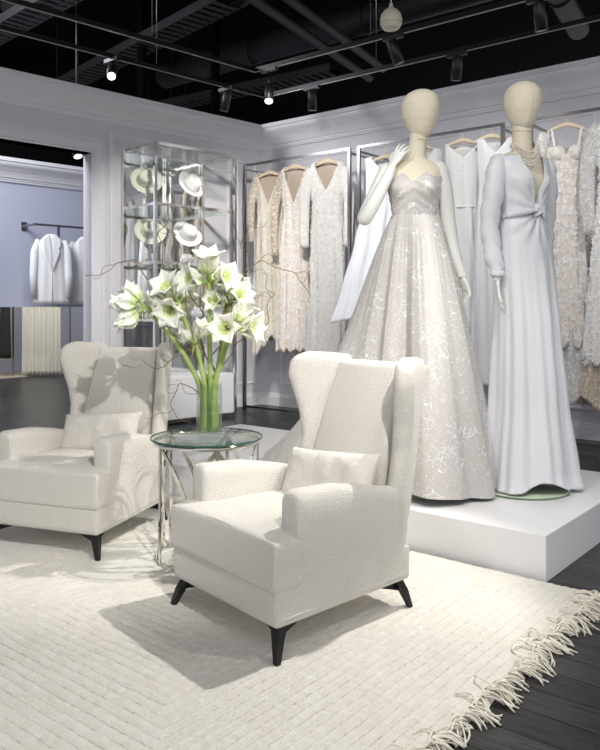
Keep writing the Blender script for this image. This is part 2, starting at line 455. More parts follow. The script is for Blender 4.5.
# ------------------------------------------------------------------ next room, seen through the doorway
PM = WM.copy(); PM.translation = Vector((-7.93, 5.45, 0))        # parallel partition
b = bmesh.new(); box(b, -.12, 0, -4.5, 1.7, 1.10, 2.72, PM)
structure('wall_partition', b, M['blue_wall'])
cornice_run('trim_5', PM, -4.5, 1.7, -.34)
b = bmesh.new(); box(b, -.1, 0, -6, 9, 0, 2.45, Matrix.Translation((-5.6, 4.6, 0)) @ WM)
structure('wall_far', b, M['blue_wall'])
b = bmesh.new(); box(b, -.1, 0, -7, 9.5, 2.45, 5.0, Matrix.Translation((-5.6, 4.6, 0)) @ WM)
structure('wall_far_upper', b, M['black'])
t = empty('curtain_panel', (-10.75, 6.75, 0), R(39), label='cream curtain hanging to the floor beyond the doorway', cat='curtain')
b = bmesh.new(); secs = []
for z in (0.02, .1, .5, 1.2, 2.0, 2.4):
    secs.append([Vector((x/60*.62-.31, .03*sin(x*1.05)+.012*sin(x*.37+z), z)) for x in range(61)])
solid(obj('cloth', loft(secs, closed=False), M['curtain'], t), .006)
b = bmesh.new(); tube(b, [(-.45, 0, 2.42), (.45, 0, 2.42)], .015); obj('rod', b, M['steel'], t)
b = bmesh.new(); box(b, -.46, -.44, -.01, .01, 0, 2.42); box(b, .44, .46, -.01, .01, 0, 2.42); obj('post', b, M['steel'], t, smooth=False)
tag(obj('beige_carpet', mb(-12.9, -10.9, 5.2, 7.9, 0, .012), M['beige_rug'], smooth=False), 'beige carpet on the dark floor of the far room', 'carpet')
def far_garment(x, y, m, label, hw=.16, z0=.35, z1=1.55):
    b = bmesh.new(); secs = []
    for k in range(13):
        u = k/12; z = z1+(z0-z1)*u; a = hw*(.75+.25*u) if k else hw*.3
        secs.append([Vector((a*cos(2*pi*j/24)*(1+.06*sin(j*2.2)), .06*sin(2*pi*j/24), z)) for j in range(24)])
    tag(obj('hanging_garment', loft(secs, bm=b), m, loc=(x, y, 0), rot=(0, 0, R(39))), label, 'garment', 'garments on the rail of the far room')
far_garment(-11.45, 6.15, M['green_cloth'], 'olive green garment hanging at the far left of the next room')
far_garment(-11.25, 6.42, M['curtain'], 'cream garment hanging between the olive one and the curtain', .13, .25, 1.6)
far_garment(-11.05, 6.30, M['dark_cloth'], 'black tapered garment hanging just left of the cream curtain', .09, .3, 1.5)
t = empty('clothes_rail', (-11.3, 6.33, 0), R(39), label='dark steel clothes rail holding garments in the far room', cat='rail')
b = bmesh.new(); tube(b, [(-.5, 0, 1.62), (.5, 0, 1.62)], .012); obj('rail', b, M['track'], t)
for s in (-.5, .5):
    b = bmesh.new(); tube(b, [(s, 0, 0), (s, 0, 1.62)], .012); obj('post', b, M['track'], t)

# jackets on the partition's wall rail
t = empty('wall_rail', tuple(PM @ Vector((0, -.66, 2.03))), -SK, label='slim steel wall rail holding white jackets beyond the doorway', cat='rail')
b = bmesh.new(); box(b, 0, .32, -.012, .012, -.012, .012); box(b, .30, .324, -.02, 1.3, -.012, .012); box(b, 0, .32, 1.1, 1.124, -.012, .012)
obj('rail', b, M['steel'], t, smooth=False)
for y in (0, 1.112):
    b = bmesh.new(); box(b, 0, .012, y-.03, y+.03, -.05, .05); obj('mounting_plate', b, M['steel'], t, smooth=False)
b = bmesh.new(); box(b, .30, .324, .26, .284, -.93, -.012); obj('drop_bar', b, M['steel'], t, smooth=False)
def jacket(yl, label):
    p = PM @ Vector((.28, yl, 0))
    t = empty('jacket', (p.x, p.y, 1.13), R(66), label=label, cat='jacket', group='white jackets beyond the doorway')
    secs = []
    for k in range(15):
        u = k/14; z = .80*(1-u)
        a = (.06, .11, .165, .18)[k] if k < 4 else .18
        a = a*(1-.12*math.exp(-((u-.45)/.2)**2)) + .02*u
        secs.append([Vector((a*cos(2*pi*j/40), .055*sin(2*pi*j/40)*(1+.1*sin(j*1.7)), z)) for j in range(40)])
    obj('body', loft(secs), M['crepe'], t)
    for s in (-1, 1):
        b = bmesh.new(); tube(b, [(s*.14, 0, .735), (s*.18, -.01, .6), (s*.195, -.02, .35), (s*.19, -.035, .08)], [.032, .048, .044, .036], 14, flat=.8)
        obj('sleeve', b, M['crepe'], t)
        b = bmesh.new()
        vs = [b.verts.new(q) for q in ((s*.03, -.058, .79), (s*.09, -.060, .74), (s*.095, -.064, .66), (s*.07, -.066, .64), (s*.085, -.068, .60), (s*.005, -.070, .38), (s*.008, -.066, .60))]
        b.faces.new(vs); solid(obj('lapel', b, M['crepe'], t, smooth=False), .008)
    b = bmesh.new(); tube(b, [(0, -.06, .36), (0, -.066, .02)], .004, 6); obj('front_edge', b, M['seam'], t)
jacket(-.46, 'white tailored jacket with lapels hanging first on the rail beyond the doorway')
jacket(-.03, 'white jacket hanging behind the first one, close to the door frame')

# ------------------------------------------------------------------ ceiling services
def ceil_tube(name, p, q, r, m, label, cat, group=None, n=14):
    b = bmesh.new(); tube(b, [p, q], r, n); return tag(obj(name, b, m), label, cat, group)
def on_wall_dir(p, L): return (p[0]-U.x*L, p[1]-U.y*L, p[2])
ducts = [((-5.3, 7.9, 3.95), (-4.05, 1.5, 3.95), .05, 'slim black pipe running above the tracks on the left half'),
         ((-5.1, 7.9, 4.03), (-3.85, 1.5, 4.03), .05, 'slim black pipe lying close beside its twin above the tracks'),
         ((-2.75, 8.0, 4.0), (-1.75, 2.0, 4.0), .11, 'thick black ventilation duct above the sequined gown'),
         ((-2.35, 8.0, 4.1), (-1.35, 2.0, 4.1), .09, 'black ventilation duct running above the satin gown'),
         ((-8.0, 6.9, 4.25), (2.0, 6.9, 4.25), .16, 'large dark duct crossing behind the tracks'),
         ((-8.0, 4.6, 4.5), (2.0, 4.6, 4.5), .10, 'dark duct crossing overhead, between the two trays')]
for p, q, r, l in ducts:
    d = ceil_tube('ceiling_duct', p, q, r, M['duct'], l, 'duct', 'black ducts under the ceiling')
    if r > .08:
        for k in range(1, 6):
            u = k/6; c = Vector(p).lerp(Vector(q), u); dv = (Vector(q)-Vector(p)).normalized()*.02
            b = bmesh.new(); tube(b, [c-dv, c+dv], r+.012, 16); obj('collar', b, M['duct'], d)
for (x0, y0, x1, y1, l) in ((-9, 5.9, -5.0, 5.2, 'bluish metal cable tray on the left under the dark ceiling'),
                            (-9, 4.4, -3.6, 3.9, 'perforated metal cable tray nearer the viewer on the left'),
                            (-8.6, 7.4, -5.6, 7.6, 'metal cable tray farthest back above the doorway wall')):
    t = empty('cable_tray', (x0, y0, 4.0), math.atan2(y1-y0, x1-x0), label=l, cat='cable tray', group='cable trays under the ceiling')
    L = math.hypot(x1-x0, y1-y0)
    b = bmesh.new(); box(b, 0, L, -.15, -.14, 0, .09); obj('side_rail', b, M['tray'], t, smooth=False)
    b = bmesh.new(); box(b, 0, L, .14, .15, 0, .09); obj('side_rail', b, M['tray'], t, smooth=False)
    b = bmesh.new()
    for k in range(int(L/.12)): box(b, k*.12, k*.12+.07, -.14, .14, 0, .01)
    for xx in (.3, L-.3):
        for yy in (-.145, .145):
            b2 = bmesh.new(); tube(b2, [(xx, yy, .05), (xx, yy, .995)], .004, 6); obj('threaded_rod', b2, M['tray'], t)
    obj('rungs', b, M['tray'], t, smooth=False)
for (x, y, l) in ((-6.75, 5.5, 'first'), (-6.3, 6.2, 'second'), (-7.6, 6.3, 'third')):
    ceil_tube('hanger_column', (x, y, 3.2), (x, y, 5.0), .07, M['black'], 'black square drop under the ceiling above the doorway wall', 'ceiling post', 'black drops above the doorway wall', 4)

def track(path, label):
    t = empty('lighting_track', path[1], 0, label=label, cat='lighting track')
    o0 = Vector(path[1])
    for a, b_ in zip(path, path[1:]):
        b = bmesh.new(); strap(b, [Vector(a)-o0, Vector(b_)-o0], .035, .032, (0, 0, 1)); obj('track_bar', b, M['track'], t, smooth=False)
        dv = (Vector(b_)-Vector(a)).normalized(); off = dv.cross(Vector((0, 0, 1)))*.0
        b = bmesh.new(); strap(b, [Vector(a)-o0+off-Vector((0, 0, .019)), Vector(b_)-o0+off-Vector((0, 0, .019))], .005, .012, (0, 0, 1)); obj('conductor_strip', b, M['track_edge'], t, smooth=False)
    for a, b_ in zip(path, path[1:]):
        for u in (.2, .5, .8):
            p = Vector(a).lerp(Vector(b_), u)-o0
            b = bmesh.new(); tube(b, [p, p+Vector((0, 0, 1.74))], .0025, 5); obj('suspension_wire', b, M['steel'], t)
A = (-4.67, 5.10, 3.25); Bc = (-5.16, 5.78, 3.25)
track([on_wall_dir(A, 5.5), A, (1.6, 5.10, 3.25)], 'black suspended lighting track nearer the viewer with bright underside')
track([on_wall_dir(Bc, 6.5), Bc, (1.6, 5.78, 3.25)], 'black suspended lighting track running closest to the walls')

def lamp(loc, aim, label, lit=False, drop=.10):
    t = empty('spotlight', loc, 0, label=label, cat='spotlight', group='black track spotlights')
    b = bmesh.new(); box(b, -.09, .09, -.02, .02, -.03, .0); obj('adapter', b, M['lamp_body'], t, smooth=False)
    b = bmesh.new(); tube(b, [(0, 0, -.03), (0, 0, -drop)], .01, 8); obj('stem', b, M['lamp_body'], t)
    d = (Vector(aim)-Vector(loc)).normalized(); q = d.to_track_quat('Z', 'Y').to_matrix().to_4x4()
    Mx = Matrix.Translation((0, 0, -drop)) @ q
    b = bmesh.new(); lathe(b, [(.001, -.06), (.04, -.06), (.043, -.055), (.043, .13), (.036, .13), (.034, .115), (.001, .115)], 24, Mx)
    obj('housing', b, M['lamp_body'], t)
    b = bmesh.new(); lathe(b, [(.001, .1275), (.0345, .1275), (.0345, .1295), (.001, .1295)], 20, Mx)
    obj('lens', b, M['lit'] if lit else M['steel'], t)
def trk(px, which):          # point of a track's far run at this X, or of its side run at this distance
    pass
lamp((-5.361, 4.042, 3.234), (-3.2, 2.2, 0.8), 'lit spotlight glowing above the doorway wall', True)
lamp((-5.217, 5.283, 3.234), (-5.6, 5.2, 1.4), 'unlit black spotlight above the mirrored cabinet')
lamp((-4.5, 5.10, 3.234), (-3.4, 3.7, .2), 'lit spotlight glowing above the room corner', True, .2)
lamp((-4.55, 5.78, 3.234), (-4.6, 6.0, 1.0), 'unlit black spotlight above the three lace dresses')
lamp((-3.2, 5.10, 3.234), (-2.6, 5.6, 1.2), 'tilted black spotlight under the cream globe')
lamp((-3.0, 5.78, 3.234), (-3.3, 6.0, 1.2), 'tilted black spotlight between the two mannequin heads')
lamp((-2.02, 5.10, 3.234), (-1.95, 5.6, 1.0), 'black spotlight at the upper right above the satin gown')
t = empty('spotlight', (-6.53, 4.49, 2.66), 0, label='lit spotlight seen through the top of the doorway', cat='spotlight', group='black track spotlights')
b = bmesh.new(); lathe(b, [(.001, .1), (.045, .1), (.05, 0), (.05, -.06), (.001, -.06)], 20, Matrix.Rotation(R(-25), 4, 'Y')); obj('housing', b, M['lamp_body'], t)
b = bmesh.new(); lathe(b, [(.001, -.062), (.04, -.062), (.04, -.066), (.001, -.066)], 20, Matrix.Rotation(R(-25), 4, 'Y')); obj('lens', b, M['lit'], t)
b = bmesh.new(); tube(b, [(0, 0, .1), (0, 0, 2.34)], .01, 6); obj('stem', b, M['lamp_body'], t)

t = empty('pendant_globe', (-2.69, 4.26, 2.99), 0, label='small cream globe pendant hanging from the dark ceiling', cat='pendant')
b = bmesh.new(); lathe(b, [(.001, .115), (.010, .11), (.014, .09), (.02, .075), (.045, .062), (.066, .035), (.074, 0), (.070, -.03), (.06, -.05), (.05, -.062), (.001, -.062)], 32); obj('globe', b, M['shell'], t)
b = bmesh.new(); lathe(b, [(.0705, -.022), (.0725, -.022), (.0725, -.027), (.0705, -.027)], 32); obj('rim', b, M['seam'], t)
b = bmesh.new(); tube(b, [(0, 0, .11), (0, 0, 2.01)], .004, 6); obj('cord', b, M['wool'], t)

# ------------------------------------------------------------------ platform and rug
b = mb(-4.1, -1.15, 2.97, 4.31, 0, .187, bev=.003)
tag(obj('display_platform', b, M['plat'], smooth=False), 'large low white display platform under the two mannequins', 'platform')

RX0, RX1, RY0, RY1 = -4.6, -.92, .5, 2.94
RIDGE = .038
def rug_h(x, y):
    dx, dy = abs(x+2.1), abs(y-1.9)
    wob = .006*noise.noise(Vector((x*6, y*6, 0)))
    c = (dx if dx > dy else dy) + wob
    r = abs(sin(pi*c/RIDGE))**.5
    h = .014 + .0045*r + .004*noise.noise(Vector((x*55, y*55, 1))) + .003*noise.noise(Vector((x*5, y*5, 3)))
    return h
b = bmesh.new(); st = .0085
nx = int((RX1-RX0)/st); ny = int((RY1-RY0)/st)
vg = []
for i in range(nx+1):
    row = []
    for j in range(ny+1):
        x = RX0+(RX1-RX0)*i/nx; y = RY0+(RY1-RY0)*j/ny
        edge = i in (0, nx) or j in (0, ny)
        ex = .012*noise.noise(Vector((y*7, 0, 5))) if i == nx else 0
        row.append(b.verts.new((x+ex, y, .001 if edge else rug_h(x, y))))
    vg.append(row)
for i in range(nx):
    for j in range(ny):
        b.faces.new((vg[i][j], vg[i+1][j], vg[i+1][j+1], vg[i][j+1]))
rug = tag(obj('area_rug', b, M['rug']), 'large cream wool rug with ridged pile and a fringed edge', 'rug')
def rug_pattern():
    nt = M['rug'].node_tree; N = nt.nodes.new; Lk = nt.links.new; pb = nt.nodes['Principled BSDF']
    tc = N('ShaderNodeTexCoord'); sp = N('ShaderNodeSeparateXYZ')
    dn = N('ShaderNodeTexNoise'); dn.inputs['Scale'].default_value = 5
    Lk(tc.outputs['Object'], dn.inputs['Vector'])
    dv = N('ShaderNodeVectorMath'); dv.operation = 'MULTIPLY_ADD'; dv.inputs[1].default_value = (.014, .014, 0)
    Lk(dn.outputs['Color'], dv.inputs[0]); Lk(tc.outputs['Object'], dv.inputs[2]); Lk(dv.outputs[0], sp.inputs[0])
    def ma(op, a, b=None):
        n = N('ShaderNodeMath'); n.operation = op
        for i, v in enumerate((a, b)):
            if v is None: continue
            if isinstance(v, (int, float)): n.inputs[i].default_value = v
            else: Lk(v, n.inputs[i])
        return n.outputs[0]
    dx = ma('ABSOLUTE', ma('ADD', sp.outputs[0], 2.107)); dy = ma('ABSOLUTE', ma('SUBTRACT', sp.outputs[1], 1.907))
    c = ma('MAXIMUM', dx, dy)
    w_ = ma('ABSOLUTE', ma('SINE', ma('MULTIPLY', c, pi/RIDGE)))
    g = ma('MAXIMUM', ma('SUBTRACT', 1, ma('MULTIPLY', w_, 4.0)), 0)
    n1 = N('ShaderNodeTexNoise'); n1.inputs['Scale'].default_value = 55; n1.inputs['Detail'].default_value = 3
    Lk(tc.outputs['Object'], n1.inputs['Vector'])
    n2 = N('ShaderNodeTexNoise'); n2.inputs['Scale'].default_value = 4
    Lk(tc.outputs['Object'], n2.inputs['Vector'])
    k = N('ShaderNodeMapRange'); k.inputs[1].default_value = .44; k.inputs[2].default_value = .60; Lk(n1.outputs[0], k.inputs[0])
    k2 = N('ShaderNodeMapRange'); k2.inputs[1].default_value = .35; k2.inputs[2].default_value = .65; k2.inputs[3].default_value = .15; k2.inputs[4].default_value = .85; Lk(n2.outputs[0], k2.inputs[0])
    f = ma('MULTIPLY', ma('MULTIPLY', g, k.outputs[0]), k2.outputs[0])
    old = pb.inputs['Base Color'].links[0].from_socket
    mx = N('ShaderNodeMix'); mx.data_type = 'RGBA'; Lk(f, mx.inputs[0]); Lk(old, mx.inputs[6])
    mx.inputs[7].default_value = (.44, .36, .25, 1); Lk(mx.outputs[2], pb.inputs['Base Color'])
    bp = N('ShaderNodeBump'); bp.inputs['Strength'].default_value = .45; bp.inputs['Distance'].default_value = -.005
    Lk(g, bp.inputs['Height']); Lk(pb.inputs['Normal'].links[0].from_socket, bp.inputs['Normal']); Lk(bp.outputs[0], pb.inputs['Normal'])
rug_pattern()
yy = 2.92; k = 0
while yy > .85 and k < 96:
    k += 1; yy -= random.uniform(.012, .032)
    b = bmesh.new(); base_a = random.gauss(-.1, .75); Lb = random.uniform(.045, .10); cb = random.gauss(0, 9)
    for s in range(random.randint(4, 7)):
        a = base_a + random.gauss(0, .16); L = Lb*random.uniform(.8, 1.15); curl = cb+random.gauss(0, 5); stray = random.random() < .16
        if stray: a += random.choice((-1.6, 1.6)); curl = random.choice((-28, 28)); L *= 1.3
        x, y = RX1-.014, yy+random.uniform(-.010, .010); pts = [(x-.010, y, .014), (x, y, .026)]
        lift = random.uniform(.004, .022)
        for q in range(1, 11):
            u = q/10; a += curl*L/10
            x += cos(a)*L/10; y += sin(a)*L/10
            on = .020 if x < RX1-.004 else .003
            pts.append((x, y, on+max(0, .02*(1-u*1.5))*(x >= RX1-.004)+lift*sin(pi*u)))
        tube(b, pts, [.0026]*11+[.0032 if random.random() < .5 else .002], 6)
    obj('tassel', b, M['wool'], rug)

# ------------------------------------------------------------------ wing chairs
def rbox_part(name, boxes, parent, m=None, voxel=.011, it=8):
    b = bmesh.new()
    for q in boxes: box(b, *q)
    return soften(obj(name, b, m or M['boucle'], parent), voxel, it)

def wing_chair(loc, rz, label, pil):
    t = empty('wing_chair', loc, rz, label=label, cat='armchair', group='cream boucle wing chairs')
    rbox_part('base', [(-.322, .322, -.328, .325, .10, .225)], t, it=4)
    # piping seam round the base
    for zz in (.125,):
        b = bmesh.new(); pts = []
        for (cx, cy, a0) in ((.285, .288, 0), (-.285, .288, 90), (-.285, -.288, 180), (.285, -.288, 270)):
            for k in range(7):
                a = R(a0+k*15); pts.append((cx+.033*cos(a), cy+.033*sin(a), zz))
        pts.append(pts[0]); tube(b, pts, .006, 8)
        obj('piping', b, M['boucle'], t)
    # seat cushion, wide in front of the arms
    b = bmesh.new(); secs = []
    out = [(-.328, -.336), (.328, -.336), (.328, -.205), (.232, -.205), (.232, .24), (-.232, .24), (-.232, -.205), (-.328, -.205)]
    v0 = [b.verts.new((x, y, .205)) for x, y in out]; v1 = [b.verts.new((x, y, .368)) for x, y in out]
    b.faces.new(v0); b.faces.new(v1)
    for i in range(8): b.faces.new((v0[i], v0[(i+1) % 8], v1[(i+1) % 8], v1[i]))
    o = soften(obj('seat_cushion', b, M['boucle'], t), .012, 10)
    for v in o.data.vertices:
        if v.co.z > .29:
            v.co.z += .022*max(0, 1-(v.co.x/.36)**2)*max(0, 1-((v.co.y+.08)/.33)**2)
    # top-edge piping on the cushion
    b = bmesh.new(); tube(b, [(-.305, -.318, .360), (-.2, -.324, .365), (0, -.326, .372), (.2, -.324, .365), (.300, -.318, .360), (.316, -.30, .357), (.318, -.215, .357)], .0045, 8)
    obj('cushion_piping', b, M['boucle'], t)
    for s in (-1, 1):
        # arm: lower toward the back
        b = bmesh.new(); secs = []
        for y, zt in ((-.245, .500), (-.22, .506), (-.06, .500), (.08, .475), (.20, .448), (.30, .44)):
            o_ = .004*(y < -.24)
            secs.append([(s*(x+(-o_ if x > .28 else o_)), y, z) for x, z in ((.232, .14), (.322, .14), (.324, .24), (.332, .36), (.340, .43), (.338, zt-.02), (.322, zt), (.258, zt+.002), (.236, zt-.02))])
        soften(obj('armrest', loft(secs), M['boucle'], t), .011, 14)
        # wing, flaring outward to its front edge
        prof = [(.12, 0.300, 0.240, .265, .30, .07), (.30, 0.315, 0.235, .265, .315, .08), (.42, 0.323, 0.229, .262, .345, .088), (.50, 0.325, 0.245, .25, .37, .092), (.57, 0.328, 0.260, .24, .39, .09),
                (.66, 0.342, 0.253, .232, .415, .088), (.75, 0.365, 0.233, .226, .435, .088), (.81, 0.378, 0.221, .225, .447, .088),
                (.86, 0.374, 0.229, .225, .452, .084), (.885, 0.358, 0.250, .225, .454, .074), (.900, 0.330, 0.285, .24, .45, .045)]
        secs = []
        for z, xf, yf, xb, yb, th in prof:
            d = Vector((xf-xb, yf-yb, 0)); L = d.length; d.normalize(); nn = Vector((-d.y, d.x, 0)); h = th/2
            A0 = Vector((xb, yb, 0)); A1 = Vector((xf, yf, 0)); sec = []
            for k in range(9):
                a = -pi/2+pi*k/8; sec.append(A1+d*(h*cos(a)-h)+nn*(h*sin(a)))
            for k in range(1, 6): sec.append(A1.lerp(A0, k/6)+nn*h*(1 if k else 1)-d*h*(1-k/6))
            sec.append(A0+nn*h); sec.append(A0-nn*h)
            for k in range(1, 6): sec.append(A0.lerp(A1, k/6)-nn*h-d*h*(k/6))
            secs.append([(s*p.x, p.y, z-(.016*max(0, 1-(p-A0).length/.10) if z > .87 else 0)) for p in sec])
        soften(obj('wing', loft(secs), M['boucle'], t), .010, 8)
    # backrest
    secs = []
    for z, yf, yb, hw in ((.12, .24, .325, .28), (.38, .215, .36, .25), (.49, .245, .395, .24), (.64, .292, .43, .228), (.80, .352, .462, .218), (.868, .378, .47, .216)):
        sec = []
        for k in range(13):
            u = k/12*2-1; sec.append((u*hw, yf-.02*(1-u*u), z))
        for k in range(13):
            u = 1-k/12*2; sec.append((u*hw, yb, z))
        secs.append(sec)
    soften(obj('backrest', loft(secs), M['boucle'], t), .011, 7)
    # legs: black, splayed, with gussets
    for sx in (-1, 1):
        for sy in (-1, 1):
            b = bmesh.new()
            x, y = sx*.275, sy*.275; fx, fy = sx*.322, sy*.322
            def sec(cx, cy, z, h): return [(cx+a*h, cy+c*h, z) for a, c in ((-1, -1), (1, -1), (1, 1), (-1, 1))]
            loft([sec(fx, fy, 0, .009), sec((x+fx)/2+sx*.004, (y+fy)/2+sy*.004, .06, .015), sec(x, y, .108, .022)], bm=b)
            for (ax, ay) in ((-sx, 0), (0, -sy)):
                pts = [(x, y, .108), (x+ax*.11, y+ay*.11, .108), (x+ax*.11, y+ay*.11, .098), (x+sx*.012, y+sy*.012, .06)]
                nn = Vector((ay, ax, 0))*.006
                loft([[Vector(p)+nn for p in pts], [Vector(p)-nn for p in pts]], bm=b)
            obj('leg', b, M['leg'], t, smooth=False)
    for ch in t.children:
        for v in ch.data.vertices: v.co.x *= .945-.13*(v.co.y+.32)/.64
    # lumbar pillow: rests on the seat, so it is a thing of its own
    px, py, pz, lab, prz = pil
    o = pillow(lab)
    mt = Matrix.Translation(loc) @ Matrix.Rotation(rz, 4, 'Z') @ Matrix.Translation((px, py, pz)) @ Matrix.Rotation(prz, 4, 'Z') @ Matrix.Rotation(R(-24), 4, 'X') @ Matrix.Rotation(R(90), 4, 'X') @ Matrix.Rotation(R(5), 4, 'Z')
    o.matrix_world = mt
    return t

def pillow(label):
    b = bmesh.new(); n, m_ = 44, 30; W, Hh, T = .235, .105, .052
    grid = {}
    for side in (1, -1):
        for i in range(n+1):
            for j in range(m_+1):
                u = i/n*2-1; v = j/m_*2-1
                if side == -1 and (i in (0, n) or j in (0, m_)): grid[side, i, j] = grid[1, i, j]; continue
                pin = 1-.07*(1-abs(u)**3)*abs(v)**4; pin2 = 1-.09*(1-abs(v)**3)*abs(u)**4
                x = u*W*pin2; y = v*Hh*pin
                z = side*T*(max(0, 1-u**4)*max(0, 1-v**4))**.55
                z += .006*noise.noise(Vector((x*14, y*14, side*3)))*(1-abs(u)**6)*(1-abs(v)**6)
                grid[side, i, j] = b.verts.new((x, y, z))
        for i in range(n):
            for j in range(m_):
                b.faces.new((grid[side, i, j], grid[side, i+1, j], grid[side, i+1, j+1], grid[side, i, j+1]))
    o = obj('lumbar_pillow', b, M['pillow'])
    return tag(o, label, 'pillow', 'lumbar pillows on the wing chairs')

wing_chair((-1.742, 2.115, .018), R(-11), 'cream boucle wing chair in front of the sequined gown, seen at an angle',
           (.035, .125, .455, 'plain cream pillow leaning in the chair before the gowns', 0))
wing_chair((-3.11, 2.18, .018), R(19), 'cream boucle wing chair beside the doorway, dappled by flower shadows',
           (.0, .125, .455, 'plain cream pillow in the chair beside the doorway', R(-4)))

# ------------------------------------------------------------------ side table
TX, TY, TZ = -2.40, 2.31, .022
t = empty('side_table', (TX, TY, TZ), R(3), label='round glass side table on interlaced chrome legs between the chairs', cat='side table')
ZT = .508
b = bmesh.new(); lathe(b, [(.001, ZT), (.232, ZT), (.238, ZT+.002), (.240, ZT+.005), (.238, ZT+.008), (.232, ZT+.010), (.001, ZT+.010)], 72); o = obj('glass_top', b, M['tglass'], t)
b = bmesh.new(); lathe(b, [(.2405, ZT+.001), (.2425, ZT+.002), (.2425, ZT+.008), (.2405, ZT+.009)], 72, caps=False); obj('glass_rim', b, M['glass_edge'], o)
def ring(z, r, wid=.006, th=.016):
    b = bmesh.new(); secs = []
    for k in range(73):
        a = 2*pi*k/72
        secs.append([Vector((q*cos(a), q*sin(a), zz)) for q, zz in ((r-wid/2, z), (r+wid/2, z), (r+wid/2, z+th), (r-wid/2, z+th))])
    return loft(secs, bm=b, caps=False)
obj('top_ring', ring(ZT-.018, .226), M['chrome'], t)
obj('bottom_ring', ring(.0, .215, .008, .010), M['chrome'], t)
for k in range(5):
    am = 2*pi*k/5
    for s in (-1, 1):
        pts = []; sd = []
        for q in range(25):
            u = q/24; z = .008+(ZT-.022)*u
            zm = .20
            if z < zm: off = R(20)*(1-z/zm)**1.0
            else: off = R(36)*((z-zm)/(ZT-.02-zm))**1.9
            r = .215 - .028*sin(pi*u)
            a = am+s*(off+.018); pts.append((r*cos(a), r*sin(a), z)); sd.append((-sin(a), cos(a), 0))
        b = bmesh.new(); strap(b, pts, .019, .007, sd); obj('leg', b, M['chrome'], t, smooth=False)
    b = bmesh.new(); r = .19; box(b, -.006, .006, -.016, .016, .192, .208, Matrix.Translation((r*cos(am), r*sin(am), 0)) @ Matrix.Rotation(am, 4, 'Z')); obj('clasp', b, M['chrome'], t, smooth=False)
    av = am+R(36); b = bmesh.new(); strap(b, [(.222*cos(av), .222*sin(av), .008), (.222*cos(av), .222*sin(av), ZT-.014)], .015, .007, (-sin(av), cos(av), 0)); obj('upright', b, M['chrome'], t, smooth=False)

# ------------------------------------------------------------------ vase with amaryllis and willow
VX, VY, VZ = -2.418, 2.342, TZ+ZT+.0105
t = empty('glass_vase', (VX, VY, VZ), 0, label='clear glass cylinder vase of cut stems on the glass table', cat='vase')
b = bmesh.new(); lathe(b, [(.001, 0), (.054, 0), (.056, .002), (.056, .225), (.0525, .225), (.0525, .014), (.001, .014)], 40); obj('vase_wall', b, M['glass'], t)
b = bmesh.new(); lathe(b, [(.001, .0145), (.0515, .0145), (.0515, .13), (.001, .13)], 32); obj('water', b, M['water'], t)

CR = Vector((cos(R(39.1)), sin(R(39.1)), 0)); CF = Vector((-sin(R(39.1)), cos(R(39.1)), 0))
def vp(px, py, dd=0):
    """world point for a bloom dd metres behind the vase axis"""
    D = 3.37+dd; l = (px-300)/760*D
    q = CR*l + CF*D; return Vector((q.x, q.y, 1.1+(307-py)/760*D))

def petal_bm(bm, mtx, L=.085, W=.034, open_=.9, curl=.5, fill=0):
    n, m_ = 9, 6; rows = []
    for i in range(n+1):
        u = i/n; ang = open_*u**.8 + curl*u**2
        # centreline
        if i == 0: cx, cz = .006, 0
        else:
            cx += L/n*sin(pa*1.0); cz += L/n*cos(pa*1.0)
        pa = ang
        wd = W*(sin(pi*min(1, u*.93+.07)**.85)**1.05)
        row = []
        for j in range(m_+1):
            v = j/m_*2-1
            cup = .22*wd*(abs(v)**1.8)
            ridge = .004*math.exp(-(v/.2)**2)
            wav = .004*sin(v*5+u*7)*u
            row.append(bm.verts.new(mtx @ Vector((cx - cup*sin(1.57-ang)*.9 + ridge, v*wd, cz + cup*.7*cos(1.57-ang)+wav))))
        rows.append(row)
    for i in range(n):
        for j in range(m_):
            f = bm.faces.new((rows[i][j], rows[i+1][j], rows[i+1][j+1], rows[i][j+1]))
            f.material_index = 1 if i < 2 or (i < 5 and j in (2, 3)) else 0

def bloom(parent, root, direc, size=1.0, open_=1.0):
    root = Vector(root); d = Vector(direc).normalized()
    Q = Matrix.Translation(root) @ d.to_track_quat('Z', 'Y').to_matrix().to_4x4() @ Matrix.Scale(size*1.07, 4)
    b = bmesh.new()
    for k in range(6):
        jit = random.uniform(-.08, .08)
        petal_bm(b, Q @ Matrix.Rotation(k*pi/3+jit, 4, 'Z'), L=random.uniform(.118, .135), W=(.051 if k % 2 else .042),
                 open_=open_*(.78 if k % 2 else .9), curl=open_*random.uniform(.6, .95))
    o = obj('bloom', b, [M['petal'], M['throat']], parent); solid(o, .0012)
    b = bmesh.new(); lathe(b, [(.001, -.035), (.007, -.03), (.008, -.01), (.010, 0), (.006, .012)], 12, Q); obj('bloom_tube', b, M['stem'], o)
    for k in range(6):
        a = k*pi/3+.3; b = bmesh.new()
        pts = [Q @ Vector(p) for p in ((0, 0, 0), (.006*cos(a), .006*sin(a), .03), (.014*cos(a), .014*sin(a)-.004, .055), (.018*cos(a), .018*sin(a)-.002, .068))]
        tube(b, pts, .0011, 5); e = pts[-1]; tube(b, [e-Vector((.003, 0, 0)), e+Vector((.003, 0, .001))], .0022, 6)
        obj('stamen', b, M['stamen'], o)

